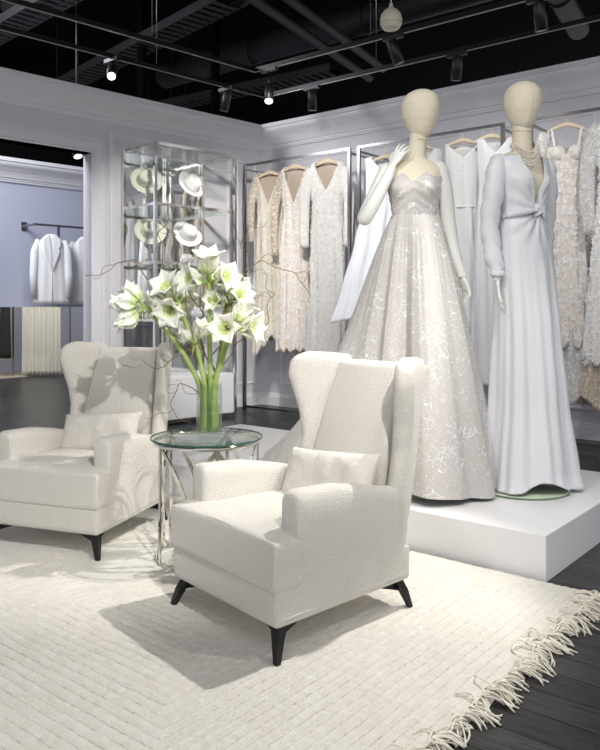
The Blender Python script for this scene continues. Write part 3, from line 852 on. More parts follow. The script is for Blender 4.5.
def amaryllis(name_px, dd, foot, blooms, label, bend=0):
    top = vp(*name_px, dd); ft = Vector((VX+foot[0], VY+foot[1], VZ+.018))
    t = empty('amaryllis', tuple(ft), 0, label=label, cat='flower', group='white amaryllis in the glass vase')
    mid = ft.lerp(top, .5)+Vector((0, 0, .02))+CR*bend
    edge = ft.lerp(top, .3)
    loc = lambda p: Vector(p)-ft
    b = bmesh.new(); nk = Vector((VX+foot[0]*.75, VY+foot[1]*.75, VZ+.20)) + (Vector((top.x-VX, top.y-VY, 0))*.06); mid = nk.lerp(top, .5)+CR*bend+Vector((0, 0, .012)); P_ = spline([ft, nk, mid, top], 8); tube(b, [loc(p) for p in P_], [.0125-.0025*i/len(P_) for i in range(len(P_))], 14)
    obj('stem', b, M['stem'], t)
    tip = loc(top)
    b = bmesh.new()
    for s in (-1, 1):
        tube(b, [tip, tip+CR*.012*s+Vector((0, 0, -.004)), tip+CR*.02*s+Vector((0, 0, -.03)), tip+CR*.018*s+Vector((0, 0, -.05))], [.006, .006, .004, .001], 8, flat=.35)
    obj('bract', b, M['sheath'], t)
    for (r, u, f, size, op) in blooms:      # right, up, toward-viewer components
        d = (CR*r + Vector((0, 0, u)) - CF*f).normalized()
        root = tip + d*.045
        b = bmesh.new(); tube(b, [tip, tip+d*.02, root], [.006, .005, .006], 8); obj('flower_stalk', b, M['stem'], t)
        bloom(t, root, d, size, op)

amaryllis((209, 283), 0.0, (.004, .006), [(-.7, .15, .65, .95, 1.0), (.75, .2, .6, .95, 1.0), (0, .9, .45, 1.0, .85), (.1, .2, -1, .85, 1)],
          'tallest white amaryllis rising straight up from the vase')
amaryllis((146, 307), -.02, (-.030, -.012), [(-.95, .15, .25, .9, .38), (-.75, -.55, .3, .85, .3), (-.6, .55, -.3, .8, .6)],
          'white amaryllis leaning far left with half-closed blooms', .02)
amaryllis((178, 302), .03, (-.020, .024), [(-.35, .62, .7, 1.0, 1.05), (-.2, -.35, .9, 1.0, 1.05), (-.85, -.1, .5, .95, .9), (.2, .2, -1, .8, 1)],
          'white amaryllis leaning left behind, with two wide open blooms', 0)
amaryllis((229, 303), .06, (.012, .032), [(.55, .35, .75, .9, 1.0), (-.5, .1, .7, .8, .9), (.4, .7, -.3, .85, .9), (-.1, .7, .5, .8, .8)],
          'white amaryllis with greenish crowded blooms behind on the right')
amaryllis((232, 330), -.05, (.032, -.004), [(-.2, .1, .95, .95, 1.1), (.85, .1, .5, .95, .95), (.35, .65, -.1, .85, .9)],
          'lowest white amaryllis at the right with a wide open bloom')
amaryllis((197, 345), -.03, (.004, -.034), [(.25, .75, .5, .7, .55), (-.5, .5, .5, .5, .3)],
          'small white amaryllis bud opening low in the middle of the bunch')

def twig(pts_px, label, wig=.012, r=.0026, side=None):
    ft = Vector((VX, VY, VZ+.03))
    P = [vp(x, y, d) for x, y, d in pts_px]
    t = empty('willow_twig', tuple(P[0]), 0, label=label, cat='twig', group='curly willow twigs in the glass vase')
    S = spline(P, 9); n = len(S); off = []; ph = random.uniform(0, 6); ph2 = random.uniform(0, 6)
    for i, p in enumerate(S):
        a = wig*min(1, i/6)
        off.append(p + CR*a*sin(i*.85+ph) + Vector((0, 0, a*sin(i*.63+ph2))) + CF*a*cos(i*.7+ph))
    b = bmesh.new(); tube(b, [p-P[0] for p in off], [r*(1-.65*i/n)+.0006 for i in range(n)], 6); obj('twig_stem', b, M['twig'], t)
    for k in range(3):
        i0 = int(n*(.35+.2*k)); p = off[i0]; dirv = (off[min(i0+3, n-1)]-off[i0-2]).normalized()
        sgn = 1 if (k % 2) else -1
        q = [p]; a = .5*sgn
        cd = dirv
        for s in range(10):
            cd = (cd + (CR*sin(s*.9+k+ph) + Vector((0, 0, cos(s*.8+ph2+k))))*.55 + CR*.15*sgn).normalized()
            q.append(q[-1]+cd*.014)
        b = bmesh.new(); tube(b, [v-P[0] for v in q], [r*.55*(1-.7*i/10)+.0004 for i in range(11)], 5); obj('side_shoot', b, M['twig'], t)
V0 = (210, 425, 0)
twig([V0, (207, 385, 0), (190, 350, 0), (165, 366, -.1), (145, 366, -.2), (123, 366, -.25)], 'twig reaching left across the chair beside the doorway', .006)
twig([V0, (205, 370, .02), (172, 330, .05), (135, 262, .1), (110, 270, .1), (84, 278, .1)], 'twig arching left to touch the wall by the cabinet', .010)
twig([V0, (206, 370, 0), (186, 300, .04), (160, 250, .06), (168, 215, .08), (190, 203, .1)], 'twig curling up past the hats', .014)
twig([V0, (212, 370, 0), (225, 320, .03), (248, 270, .05), (243, 235, .06), (262, 222, .1)], 'twig rising right toward the first lace dress', .016)
twig([V0, (214, 375, 0), (232, 300, 0), (262, 262, 0), (300, 280, .05), (312, 305, .05)], 'twig reaching right before the blush dress', .012)
twig([V0, (214, 385, 0), (240, 340, -.04), (262, 325, -.05), (272, 295, -.03), (262, 275, 0)], 'twig looping right beside the lowest bloom', .014)
twig([V0, (207, 400, -.02), (180, 385, -.04), (172, 410, -.05), (190, 424, -.06)], 'thin twig drooping in a loop left of the vase', .006, .0018)
twig([V0, (209, 370, .03), (196, 300, .08), (180, 265, .12), (176, 235, .12), (152, 218, .14)], 'twig winding up between the two open blooms', .016)

# ------------------------------------------------------------------ mirrored cabinet, hats
t = empty('display_cabinet', tuple(WM @ Vector((0, -1.3, 0))), -SK, label='tall chrome display cabinet with glass shelves and mirrored back', cat='cabinet')
cx0, cx1, cy0, cy1 = .02, .57, -.49, .45
def fr(x, y): return mb(x-.014, x+.014, y-.014, y+.014, 0, 2.62)
for x, y in ((cx1, cy0), (cx1, cy1), (cx0+.014, cy0), (cx0+.014, cy1), (cx1, cy1-.30), (cx0+.014, 0)):
    if (x, y) == (cx1, cy1-.30): continue
    obj('post', fr(x, y), M['chrome'], t, smooth=False)
obj('back_mirror', mb(cx0-.012, cx0-.004, cy0, cy1, .02, 2.60), M['mirror'], t, smooth=False)
SHELF = [2.44, 2.05, 1.51, .98]
for z in SHELF + [2.606, .03]:
    b = bmesh.new()
    for (a0, a1, c0, c1) in ((cx0, cx1, cy0-.012, cy0+.012), (cx0, cx1, cy1-.012, cy1+.012), (cx1-.012, cx1+.012, cy0, cy1)):
        box(b, a0, a1, c0, c1, z-.014, z+.014)
    if z == 2.44: b.free(); b = mb(cx0, cx0+.02, cy0, cy1, z-.01, z+.01)
    obj('shelf_frame', b, M['chrome'], t, smooth=False)
for z in SHELF + [2.60]:
    obj('glass_shelf', mb(cx0+.01, cx1-.012, cy0+.012, cy1-.012, z+.004, z+.012), M['glass'], t, smooth=False)
CAB = Matrix.Translation(WM @ Vector((0, -1.3, 0))) @ Matrix.Rotation(-SK, 4, 'Z')
b = bmesh.new(); box(b, cx0+.02, cx1+.02, cy0+.04, cy1-.03, .05, .44, CAB, bev=.003)
tag(obj('plinth', b, M['plat'], smooth=False), 'white plinth block standing in the bottom of the chrome cabinet', 'plinth')

def hat(x, y, z, m, tilt, yaw, label, zs):
    p = CAB @ Vector((x, y, z))
    t = empty('hat', tuple(p), 0, label=label, cat='hat', group='hats on the cabinet shelves')
    t.rotation_euler = (R(tilt[0]), R(tilt[1]), R(yaw))
    b = bmesh.new(); secs = []
    for r, zz in ((.082, .0), (.10, -.004), (.125, -.004), (.142, .004), (.150, .012)):
        secs.append([Vector((r*1.02*cos(2*pi*k/40), r*.92*sin(2*pi*k/40), zz+.012*(r/.15)**2*cos(4*pi*k/40))) for k in range(40)])
    solid(obj('brim', loft(secs, caps=False), m, t), .004)
    b = bmesh.new(); secs = []
    for r, zz in ((.084, 0), (.082, .03), (.077, .07), (.070, .095), (.058, .104), (.03, .098), (.004, .092)):
        secs.append([Vector((r*1.08*cos(2*pi*k/40), r*.9*sin(2*pi*k/40), zz)) for k in range(40)])
    obj('crown', loft(secs, caps=False), m, t)
    b = bmesh.new(); secs = []
    for r, zz in ((.0855, .004), (.0845, .03)):
        secs.append([Vector((r*1.08*cos(2*pi*k/40), r*.9*sin(2*pi*k/40), zz)) for k in range(40)])
    solid(obj('band', loft(secs, caps=False), M['ribbon'], t), .003)
    st = empty('hat_stand', tuple(CAB @ Vector((x, y, zs+.012))), 0, label='slim chrome stand holding the ' + label.split(' on ')[0], cat='hat stand', group='hat stands in the cabinet')
    b = bmesh.new(); lathe(b, [(.001, 0), (.045, 0), (.045, .006), (.001, .008)], 24); obj('foot', b, M['chrome'], st)
    b = bmesh.new(); tube(b, [(0, 0, .006), (0, 0, z-zs-.02)], .005, 8); obj('rod', b, M['chrome'], st)
hat(.30, -.41, 2.30, M['hat_cream'], (70, 0), 58, 'round pale green-cream hat on the top shelf, crown toward the viewer', 2.05)
hat(.30, .10, 2.31, M['hat'], (25, 55), 30, 'white ribboned hat tilted on the top shelf', 2.05)
hat(.30, -.37, 1.82, M['hat_cream'], (66, 0), 60, 'pale green-cream hat on the second shelf', 1.51)
hat(.30, .06, 1.82, M['hat'], (60, 25), 60, 'white hat on the second shelf with upturned brim', 1.51)

def pouch(x, y, z, label, sc=1):
    p = CAB @ Vector((x, y, z+.012))
    b = bmesh.new()
    lathe(b, [(.001, 0), (.05, 0), (.066, .03), (.06, .06), (.035, .085), (.001, .09)], 30, Matrix.Diagonal((.7*sc, 1.15*sc, 1*sc, 1)))
    for v in b.verts: v.co += Vector((noise.noise(v.co*40), noise.noise(v.co*40+Vector((9, 0, 0))), 0))*.008
    tag(obj('beaded_headpiece', b, M['bead'], loc=tuple(p), rot=(0, 0, -SK)), label, 'headpiece', 'beaded headpieces in the cabinet')
pouch(.35, -.40, 1.51, 'grey beaded headpiece under the second pale hat')
pouch(.35, .02, 1.51, 'white beaded headpiece beneath the upturned white hat', 1.15)
pouch(.3, -.12, .98, 'white beaded headpiece partly behind the flowers on the third shelf', 1.1)
pouch(.3, .2, .98, 'silver beaded headpiece behind the tallest flower stem', 1.2)
def shoe(x, y, z, label):
    p = CAB @ Vector((x, y, z+.012))
    t = empty('court_shoe', tuple(p), R(40), label=label, cat='shoe', group='white shoes in the cabinet')
    b = bmesh.new(); secs = []
    for k in range(11):
        u = k/10; xx = -.11+.22*u; zt = .085*(1-u)**1.6+.0; w_ = .028+.012*sin(pi*min(1, u*1.1)); h = .035 if u < .6 else .035*(1-(u-.6)/.45)
        secs.append([Vector((xx, w_*cos(a), zt+.004+max(0, h*sin(a)))) for a in [2*pi*q/12 for q in range(12)]])
    obj('upper', loft(secs, bm=b), M['hat'], t)
    b = bmesh.new(); lathe(b, [(.001, 0), (.006, 0), (.008, .04), (.022, .09), (.001, .092)], 12, Matrix.Translation((-.09, 0, 0))); obj('heel', b, M['hat'], t)
shoe(.35, -.38, .98, 'white heeled shoe at the near end of the third shelf')
shoe(.25, .3, .98, 'white heeled shoe at the far end of the third shelf')

# ------------------------------------------------------------------ garment racks
RY, RZ = 5.93, 2.61
def rack(x0, x1, label, posts=(0, 1)):
    t = empty('garment_rack', (x0, RY, 0), 0, label=label, cat='garment rack', group='steel garment racks along the back wall')
    L = x1-x0
    obj('rail', mb(-.012, L+.012, -.012, .012, RZ-.012, RZ+.012), M['steel'], t, smooth=False)
    for k in posts:
        obj('post', mb(k*L-.014, k*L+.014, -.014, .014, 0, RZ), M['steel'], t, smooth=False)
        obj('wall_arm', mb(k*L-.01, k*L+.01, .0, .47, RZ-.05, RZ-.03), M['steel'], t, smooth=False)
    obj('floor_bar', mb(0, L, -.012, .012, .03, .054), M['steel'], t, smooth=False)
    return t
rack(-5.58, -4.21, 'steel garment rack carrying three lace dresses by the corner')
rack(-4.10, -2.66, 'steel garment rack carrying plain white dresses behind the mannequins')
rack(-2.42, -.9, 'steel garment rack at the right carrying floral dresses')

def hanger(x, w_, z, rz, label):
    t = empty('clothes_hanger', (x, RY, z), rz, label=label, cat='hanger', group='pale wooden hangers on the racks')
    b = bmesh.new(); pts = [(w_*u, -.0, .0-.055*abs(u)**1.4) for u in [k/8-1 for k in range(17)]]
    secs = []
    for p, u in zip(pts, [k/8-1 for k in range(17)]):
        h = .022-.008*abs(u); d = .008+.006*abs(u)
        secs.append([Vector(p)+Vector((0, d*cos(a), h*sin(a))) for a in [2*pi*q/10 for q in range(10)]])
    obj('bar', loft(secs, bm=b), M['wood'], t)
    b = bmesh.new(); hk = [(0, 0, .015), (0, 0, .05)]
    rr = .019; zc = RZ-z
    hk += [(-rr*1.0*cos(a)+0, 0, zc+rr*sin(a)-.004) for a in [R(-40+ k*20) for k in range(12)]][::-1]
    tube(b, spline(hk, 3), .0025, 8); obj('hook', b, M['brass'], t)

def shell(profile, ztop, zbot, nth=96, nz=50, fold=None, exp=2.3, bm=None):
    """cloth tube hung round profile [(z, halfwidth, halfdepth, xoff)], open at top and hem"""
    bm = bm or bmesh.new(); secs = []
    for k in range(nz+1):
        u = k/nz; row = []
        for i in range(nth):
            th = 2*pi*i/nth; zt, zb = ztop(th), zbot(th); z = zt+(zb-zt)*u
            q = interp(profile, z); a, d = q[0], q[1]; xo = q[2] if len(q) > 2 else 0; yo = q[3] if len(q) > 3 else 0
            s, c = sin(th), cos(th)
            x = a*math.copysign(abs(s)**(2/exp), s); y = -d*math.copysign(abs(c)**(2/exp), c)
            if fold:
                f = fold(th, z); n = Vector((x/a/a, y/d/d, 0)); n.normalize() if n.length else None
                x += n.x*f; y += n.y*f
            row.append((x+xo, y+yo, z))
        secs.append(row)
    return loft(secs, bm=bm, caps=False)

def front(th):   # 1 at the very front, 0 at the sides and back
    return max(0, cos(th))

def motifs(parent, prof, z0, z1, n, m, size=.018, seed=1, exp=2.3, only_front=True, off=.004, fold=None, zt=None):
    """small embroidered blossoms standing off the cloth"""
    rnd = random.Random(seed); b = bmesh.new()
    for _ in range(n):
        z = rnd.uniform(z0, z1); th = rnd.uniform(-1.5, 1.5) if only_front else rnd.uniform(-pi, pi)
        if zt and z > zt(th)-.012: continue
        q = interp(prof, z); a, d = q[0], q[1]; xo = q[2] if len(q) > 2 else 0
        s, c = sin(th), cos(th)
        x = a*math.copysign(abs(s)**(2/exp), s); y = -d*math.copysign(abs(c)**(2/exp), c)
        nrm = Vector((x/a/a, y/d/d, .0)).normalized()
        f = (fold(th, z) if fold else 0)+off
        p = Vector((x+xo, y, z))+nrm*f
        Q = Matrix.Translation(p) @ nrm.to_track_quat('Z', 'Y').to_matrix().to_4x4() @ Matrix.Rotation(rnd.uniform(0, 6), 4, 'Z')
        r = size*rnd.uniform(.55, 1.15); c0 = b.verts.new(Q @ Vector((0, 0, 0)))
        for k in range(5):
            a0 = 2*pi*k/5; pts = [(r*.5, a0-.45, .001), (r, a0-.25, .004), (r*1.08, a0, .006), (r, a0+.25, .004), (r*.5, a0+.45, .001)]
            b.faces.new([c0]+[b.verts.new(Q @ Vector((rr*cos(aa), rr*sin(aa), zz))) for rr, aa, zz in pts])
    o = obj('lace_applique', b, m, parent, smooth=False); o['kind'] = 'stuff'
    return o

def sleeve(parent, pts, rad, m, flat=.55, n=20, name='sleeve'):
    b = bmesh.new(); S = spline(pts, 6); rr = [interp([(i/(len(rad)-1), r) for i, r in enumerate(rad)], k/(len(S)-1))[0] for k in range(len(S))]
    pts2 = []
    secs = tube(b, S, rr, n, flat=flat, up=(1, 0, 0))
    for v in b.verts: v.co.y += .004*sin(v.co.z*70+v.co.x*60)
    return obj(name, b, m, parent)

def dress(x, rz, label, m, prof, vdepth, vwid, ztop_side, hem, msl=None, slv=None, fold=None, mot=None, extra=None, y=RY, lining=None, cat='dress', group='dresses on the garment racks', backz=None):
    t = empty('hanging_dress', (x, y, 0), rz, label=label, cat=cat, group=group)
    zs = ztop_side
    def ztop(th):
        q = abs(sin(th))
        if cos(th) > 0:
            v = max(0, 1-(q/vwid)) if q < vwid else 0
            return zs - vdepth*v
        return (backz or zs-.02) if q < .7 else zs
    def zbot(th): return hem(th) if callable(hem) else hem
    fd = fold or (lambda th, z: .010*max(0, min(1, (zs-z)/.8))*sin(9*th+3*z)+.006*sin(17*th+1)*max(0, min(1, (zs-z-.3)/.8)))
    o = obj('dress_body', shell(prof, ztop, zbot, 110, 60, fd), m, t); solid(o, .003)
    if slv:
        for pts, rad in slv: sleeve(t, pts, rad, msl or m)
    if mot: motifs(t, prof, *mot[:4], size=mot[4], seed=len(label), fold=fd, zt=ztop)
    if lining:
        pr = [(q[0], q[1]*.9, q[2]*.8)+tuple(q[3:]) for q in prof]
        o = obj('back_lining', shell(pr, lambda th: (zs-.03 if cos(th) < .1 else 1.92), lambda th: 1.9, 60, 12), lining, t); solid(o, .002)
    return t

# three lace dresses by the corner (z from the rail down)
P1 = [(.45, .19, .07, .0), (.8, .17, .07, .0), (1.3, .145, .06, 0), (1.9, .135, .06, 0), (2.15, .13, .06, 0), (2.38, .155, .055, 0), (2.46, .16, .045, 0), (2.52, .11, .03, 0)]
ragg = lambda a, k, s: (lambda th: a + .05*sin(k*th+s)+.03*sin(2.7*k*th))
hanger(-5.22, .145, 2.50, R(20), 'pale hanger holding the beaded cream lace dress by the corner')
dress(-5.22, R(20), 'beaded cream lace dress with long sheer sleeves nearest the corner', M['lace_cream'], P1, .34, .78, 2.50,
      lambda th: .70+.10*sin(2*th+.5)+.03*sin(11*th), M['sheer_nude'],
      [([(-.14, -.01, 2.44), (-.20, -.02, 2.2), (-.20, -.03, 1.95), (-.19, -.04, 1.78)], [.045, .04, .034, .03]),
       ([(.14, -.01, 2.44), (.19, -.04, 2.2), (.20, -.07, 1.95), (.19, -.08, 1.72)], [.045, .04, .034, .03])],
      mot=(.75, 2.45, 420, M['motif_c'], .011), lining=M['nude_net'])
P2 = [(.4, .21, .08, .0), (.8, .185, .08, .0), (1.3, .15, .07, 0), (1.75, .14, .065, 0), (2.05, .115, .06, 0), (2.38, .15, .055, 0), (2.48, .15, .045, 0), (2.54, .10, .03, 0)]
hanger(-4.88, .145, 2.525, R(22), 'pale hanger holding the blush lined lace dress')
dress(-4.88, R(22), 'blush lined lace dress between the beaded dress and the white one', M['lace_blush'], P2, .38, .80, 2.52,
      lambda th: .66-.16*max(0, cos(th-2.2))+.02*sin(15*th), M['sheer_nude'],
      [([(-.13, -.01, 2.46), (-.19, -.03, 2.2), (-.21, -.05, 1.95), (-.20, -.05, 1.62)], [.045, .045, .04, .034]),
       ([(.13, -.01, 2.46), (.18, -.03, 2.2), (.19, -.05, 1.9), (.18, -.05, 1.40)], [.045, .045, .04, .034])],
      mot=(.7, 2.45, 420, M['motif'], .017), lining=M['nude_net'])
P3 = [(.4, .23, .09, .0), (.8, .20, .085, .0), (1.3, .175, .075, 0), (1.75, .165, .07, 0), (2.05, .145, .065, 0), (2.36, .18, .06, 0), (2.48, .18, .05, 0), (2.545, .11, .03, 0)]
hanger(-4.47, .145, 2.53, R(20), 'pale hanger holding the white flower lace dress')
dress(-4.47, R(20), 'white flower lace dress with V neck and long lace sleeves', M['lace_white'], P3, .30, .72, 2.53,
      lambda th: .55+.03*sin(15*th), M['lace_white'],
      [([(-.16, -.01, 2.46), (-.22, -.03, 2.2), (-.225, -.05, 1.95), (-.22, -.06, 1.68)], [.05, .055, .05, .045]),
       ([(.16, -.01, 2.46), (.22, -.03, 2.2), (.225, -.05, 1.95), (.22, -.06, 1.68)], [.05, .055, .05, .045])],
      mot=(.6, 2.48, 700, M['motif'], .016), lining=M['nude_net'])

# plain white dresses behind the mannequins
P4 = [(.9, .27, .10, -.21), (1.3, .21, .09, -.15), (1.7, .17, .08, -.08), (2.1, .14, .07, -.01), (2.36, .15, .055, 0), (2.46, .16, .045, 0), (2.54, .11, .03, 0)]
hanger(-3.80, .145, 2.49, R(24), 'pale hanger left of the raised arm')
dress(-3.84, R(30), 'bright white plain dress with a skirt swung out left of the gown', M['paper_white'], P4, .12, .6, 2.48, lambda th: 1.0+.05*sin(th))
hanger(-3.42, .145, 2.535, R(24), 'pale hanger half hidden behind the sequined gown mannequin')
P4b = [(.9, .20, .08, 0), (1.7, .16, .08, 0), (2.1, .14, .07, 0), (2.36, .15, .055, 0), (2.46, .16, .045, 0), (2.54, .11, .03, 0)]
dress(-3.40, R(24), 'white dress mostly hidden behind the sequined gown mannequin', M['crepe'], P4b, .12, .6, 2.50, lambda th: .9)
hanger(-3.02, .145, 2.53, R(26), 'pale hanger holding the square necked dress')
P5 = [(.9, .24, .10, .06), (1.3, .21, .09, .04), (1.7, .175, .08, .0), (1.94, .14, .07, 0), (1.96, .135, .066, 0), (2.2, .14, .065, 0), (2.4, .15, .055, 0), (2.50, .15, .045, 0), (2.54, .13, .03, 0)]
d5 = dress(-3.02, R(26), 'white square necked dress with buttons hanging between the mannequins', M['crepe'], P5, .13, .9, 2.50,
           lambda th: .90+.02*sin(th), M['crepe'],
           [([(.155, -.01, 2.44), (.20, -.03, 2.25), (.22, -.05, 1.95), (.215, -.06, 1.68)], [.06, .07, .05, .04])])
b = bmesh.new()
for k in range(9): lathe(b, [(.001, 0), (.005, 0), (.005, .004), (.001, .006)], 8, Matrix.Translation((0, -.066, 2.36-.035*k)) @ Matrix.Rotation(R(90), 4, 'X'))
bt = obj('button_row', b, M['motif'], d5)
b = bmesh.new()
pp = [(.143*sin(a), -.073*cos(a), 1.95) for a in [R(-100+10*k) for k in range(21)]]
strap(b, pp, .018, .006, (0, 0, 1)); obj('waistband', b, M['satin'], d5)
hanger(-2.76, .145, 2.53, R(26), 'pale hanger behind the satin gown mannequin')
dress(-2.72, R(26), 'long white dress mostly hidden behind the satin gown', M['satin'], [(.3, .27, .11, .05), (.9, .22, .10, .03), (1.7, .165, .08, .0), (2.1, .14, .07, 0), (2.4, .15, .055, 0), (2.50, .16, .045, 0), (2.54, .11, .03, 0)],
      .12, .6, 2.50, lambda th: .45)

# floral dresses at the right
P7 = [(.25, .30, .12, 0), (.6, .24, .10, .0), (1.0, .17, .08, .0), (1.5, .145, .07, 0), (1.9, .14, .07, 0), (2.1, .125, .07, 0), (2.28, .15, .075, 0), (2.36, .145, .06, 0), (2.46, .15, .04, 0), (2.54, .09, .03, 0)]
hanger(-2.13, .145, 2.53, R(18), 'pale hanger holding the corseted nude lace dress')
d7 = dress(-2.13, R(18), 'nude lace corset dress with white motifs right of the satin gown', M['lace_nude'], P7, .07, .5, 2.35,
      lambda th: .80+.03*sin(13*th), M['sheer_white'],
      [([(-.15, 0, 2.47), (-.21, -.01, 2.3), (-.23, -.02, 2.0), (-.22, -.03, 1.6)], [.05, .055, .05, .04]),
       ([(.15, 0, 2.47), (.20, -.01, 2.3), (.21, -.02, 2.0), (.20, -.03, 1.6)], [.05, .055, .05, .04])],
      mot=(.8, 2.2, 420, M['motif'], .016))
for s in (-1, 1):
    b = bmesh.new(); tube(b, spline([(s*.085, -.060, 2.33), (s*.100, -.055, 2.42), (s*.112, -.012, 2.505), (s*.105, .03, 2.44), (s*.095, .05, 2.33)], 5), .011, 8, flat=.4); obj('shoulder_strap', b, M['lace_white'], d7)
for s in (-1, 1):
    b = bmesh.new(); lathe(b, [(.004, .05), (.03, .045), (.052, .025), (.060, 0), (.062, -.004)], 24, Matrix.Translation((s*.064, -.045, 2.29)) @ Matrix.Rotation(R(90), 4, 'X') @ Matrix.Diagonal((1, 1.15, .85, 1)))
    obj('bust_cup', b, M['lace_nude'], d7)
b = bmesh.new()
for s in (-1, 1):
    for k in range(9):
        a0, a1 = s*R(38), s*R(72); z = 2.19-.022*k
        q = interp(P7, z); pts = [( (q[0]+.006)*math.copysign(abs(sin(a))**(2/2.3), a), -(q[1]+.006)*abs(cos(a))**(2/2.3), z+.008*((a-a0)/(a1-a0))) for a in [a0+(a1-a0)*j/6 for j in range(7)]]
        tube(b, pts, .0045, 6)
obj('corset_boning', b, M['wood'], d7)
o = obj('underskirt', shell([(.2, .30, .13, .05), (.8, .17, .08, .0), (1.0, .16, .08, 0)], lambda th: .95, lambda th: .36+.05*sin(5*th), 96, 20, lambda th, z: .015*sin(13*th)), M['sheer_white'], d7); solid(o, .002)
P8 = [(.2, .30, .12, 0), (.6, .27, .12, .0), (1.2, .23, .10, .0), (1.7, .19, .09, 0), (2.0, .15, .08, 0), (2.3, .17, .07, 0), (2.45, .18, .05, 0), (2.55, .11, .03, 0)]
hanger(-1.72, .145, 2.53, R(14), 'pale hanger at the right edge holding the blossom dress')
d8 = dress(-1.72, R(14), 'white dress covered in raised blossoms at the right edge', M['lace_white'], P8, .30, .6, 2.51,
      lambda th: .68+.03*sin(13*th), M['sheer_white'],
      [([(-.16, 0, 2.48), (-.22, -.02, 2.3), (-.24, -.04, 2.0), (-.22, -.05, 1.65)], [.05, .06, .055, .045]),
       ([(.16, 0, 2.48), (.22, -.02, 2.3), (.24, -.04, 2.0), (.22, -.05, 1.65)], [.05, .06, .055, .045])],
      mot=(.68, 2.45, 800, M['motif'], .024))
o = obj('underskirt', shell([(.2, .33, .14, .0), (.8, .22, .1, .0), (1.0, .2, .1, 0)], lambda th: .9, lambda th: .38+.05*sin(4*th), 96, 20, lambda th, z: .02*sin(11*th)), M['sheer_nude'], d8); solid(o, .002)

# ------------------------------------------------------------------ mannequins
def head_bm(cx, cy, z0, yaw, h=.25, w_=.09, d=.105):
    b = bmesh.new(); secs = []; n = 36
    prof = [(0, .05, -.05), (.02, .26, -.10), (.06, .42, -.08), (.14, .60, -.04), (.26, .76, -.02), (.42, .92, 0), (.58, 1.0, .0), (.72, .99, .0), (.84, .87, .0), (.92, .68, .0), (.97, .43, 0), (1.0, .05, 0)]
    for k in range(37):
        u = k/36; r, fy = interp(prof, u); row = []
        r = max(r, .04)
        for i in range(n):
            a = 2*pi*i/n
            row.append(Vector((w_*r*cos(a), d*r*sin(a)+fy*d*.6, z0+h*u)))
        secs.append(row)
    Mx = Matrix.Translation((cx, cy, 0)) @ Matrix.Rotation(yaw, 4, 'Z')
    secs = [[Mx @ p for p in s] for s in secs]
    seam = [s[int(n*.75)]*1 for s in secs]
    seam = [p + (Mx.to_3x3() @ Vector((0, -.0008, 0))) for p in seam]
    seam2 = [s[0] + (Mx.to_3x3() @ Vector((.0008, 0, 0))) for s in secs]
    return loft(secs, bm=b), seam, seam2

TOR = [(1.15, .150, .105), (1.25, .135, .098), (1.38, .108, .080), (1.46, .120, .090), (1.54, .135, .100), (1.60, .145, .088), (1.645, .148, .068),
       (1.668, .115, .056), (1.685, .070, .050), (1.70, .050, .047), (1.76, .046, .046), (1.80, .047, .048), (1.85, .048, .05)]

def hand(b, wrist, d, n, side, size=1.0, curl=.35):
    """palm and five fingers added to bmesh b; d = direction of the fingers, n = palm normal, side = toward the thumb"""
    w0 = Vector(wrist); d = Vector(d).normalized(); n = Vector(n); n = (n-d*n.dot(d)).normalized(); s = d.cross(n)*side
    P = lambda a, c, e: w0 + d*(a*size) + s*(c*size) + n*(e*size)
    # palm
    secs = []
    for a, hw, th in ((-.01, .020, .016), (.01, .023, .014), (.035, .034, .013), (.06, .038, .012), (.082, .037, .010)):
        secs.append([P(a, hw*cos(2*pi*k/12), th*sin(2*pi*k/12)) for k in range(12)])
    loft(secs, bm=b)
    for c, L, off in ((.028, .072, -.20), (.010, .082, -.05), (-.010, .076, .10), (-.028, .060, .28)):
        ph = 0; p = Vector((.070, c, 0)); pts = [P(*p)]; q = [L*.2, L*.38, L*.28, L*.22]
        for j, l in enumerate(q):
            dirx, diry, dirz = cos(ph)*cos(off), -sin(off)*1.0, sin(ph)
            p = p+Vector((dirx*l, diry*l, dirz*l)); pts.append(P(*p)); ph += curl*(.6+.4*j)
        tube(b, pts, [.0090*size, .0085*size, .0078*size, .0068*size, .0045*size], 8)
    pts = [P(.01, .016, .002), P(.032, .040, .008), P(.055, .052, .013), P(.078, .056, .018)]
    tube(b, pts, [.012*size, .0115*size, .0095*size, .006*size], 8)

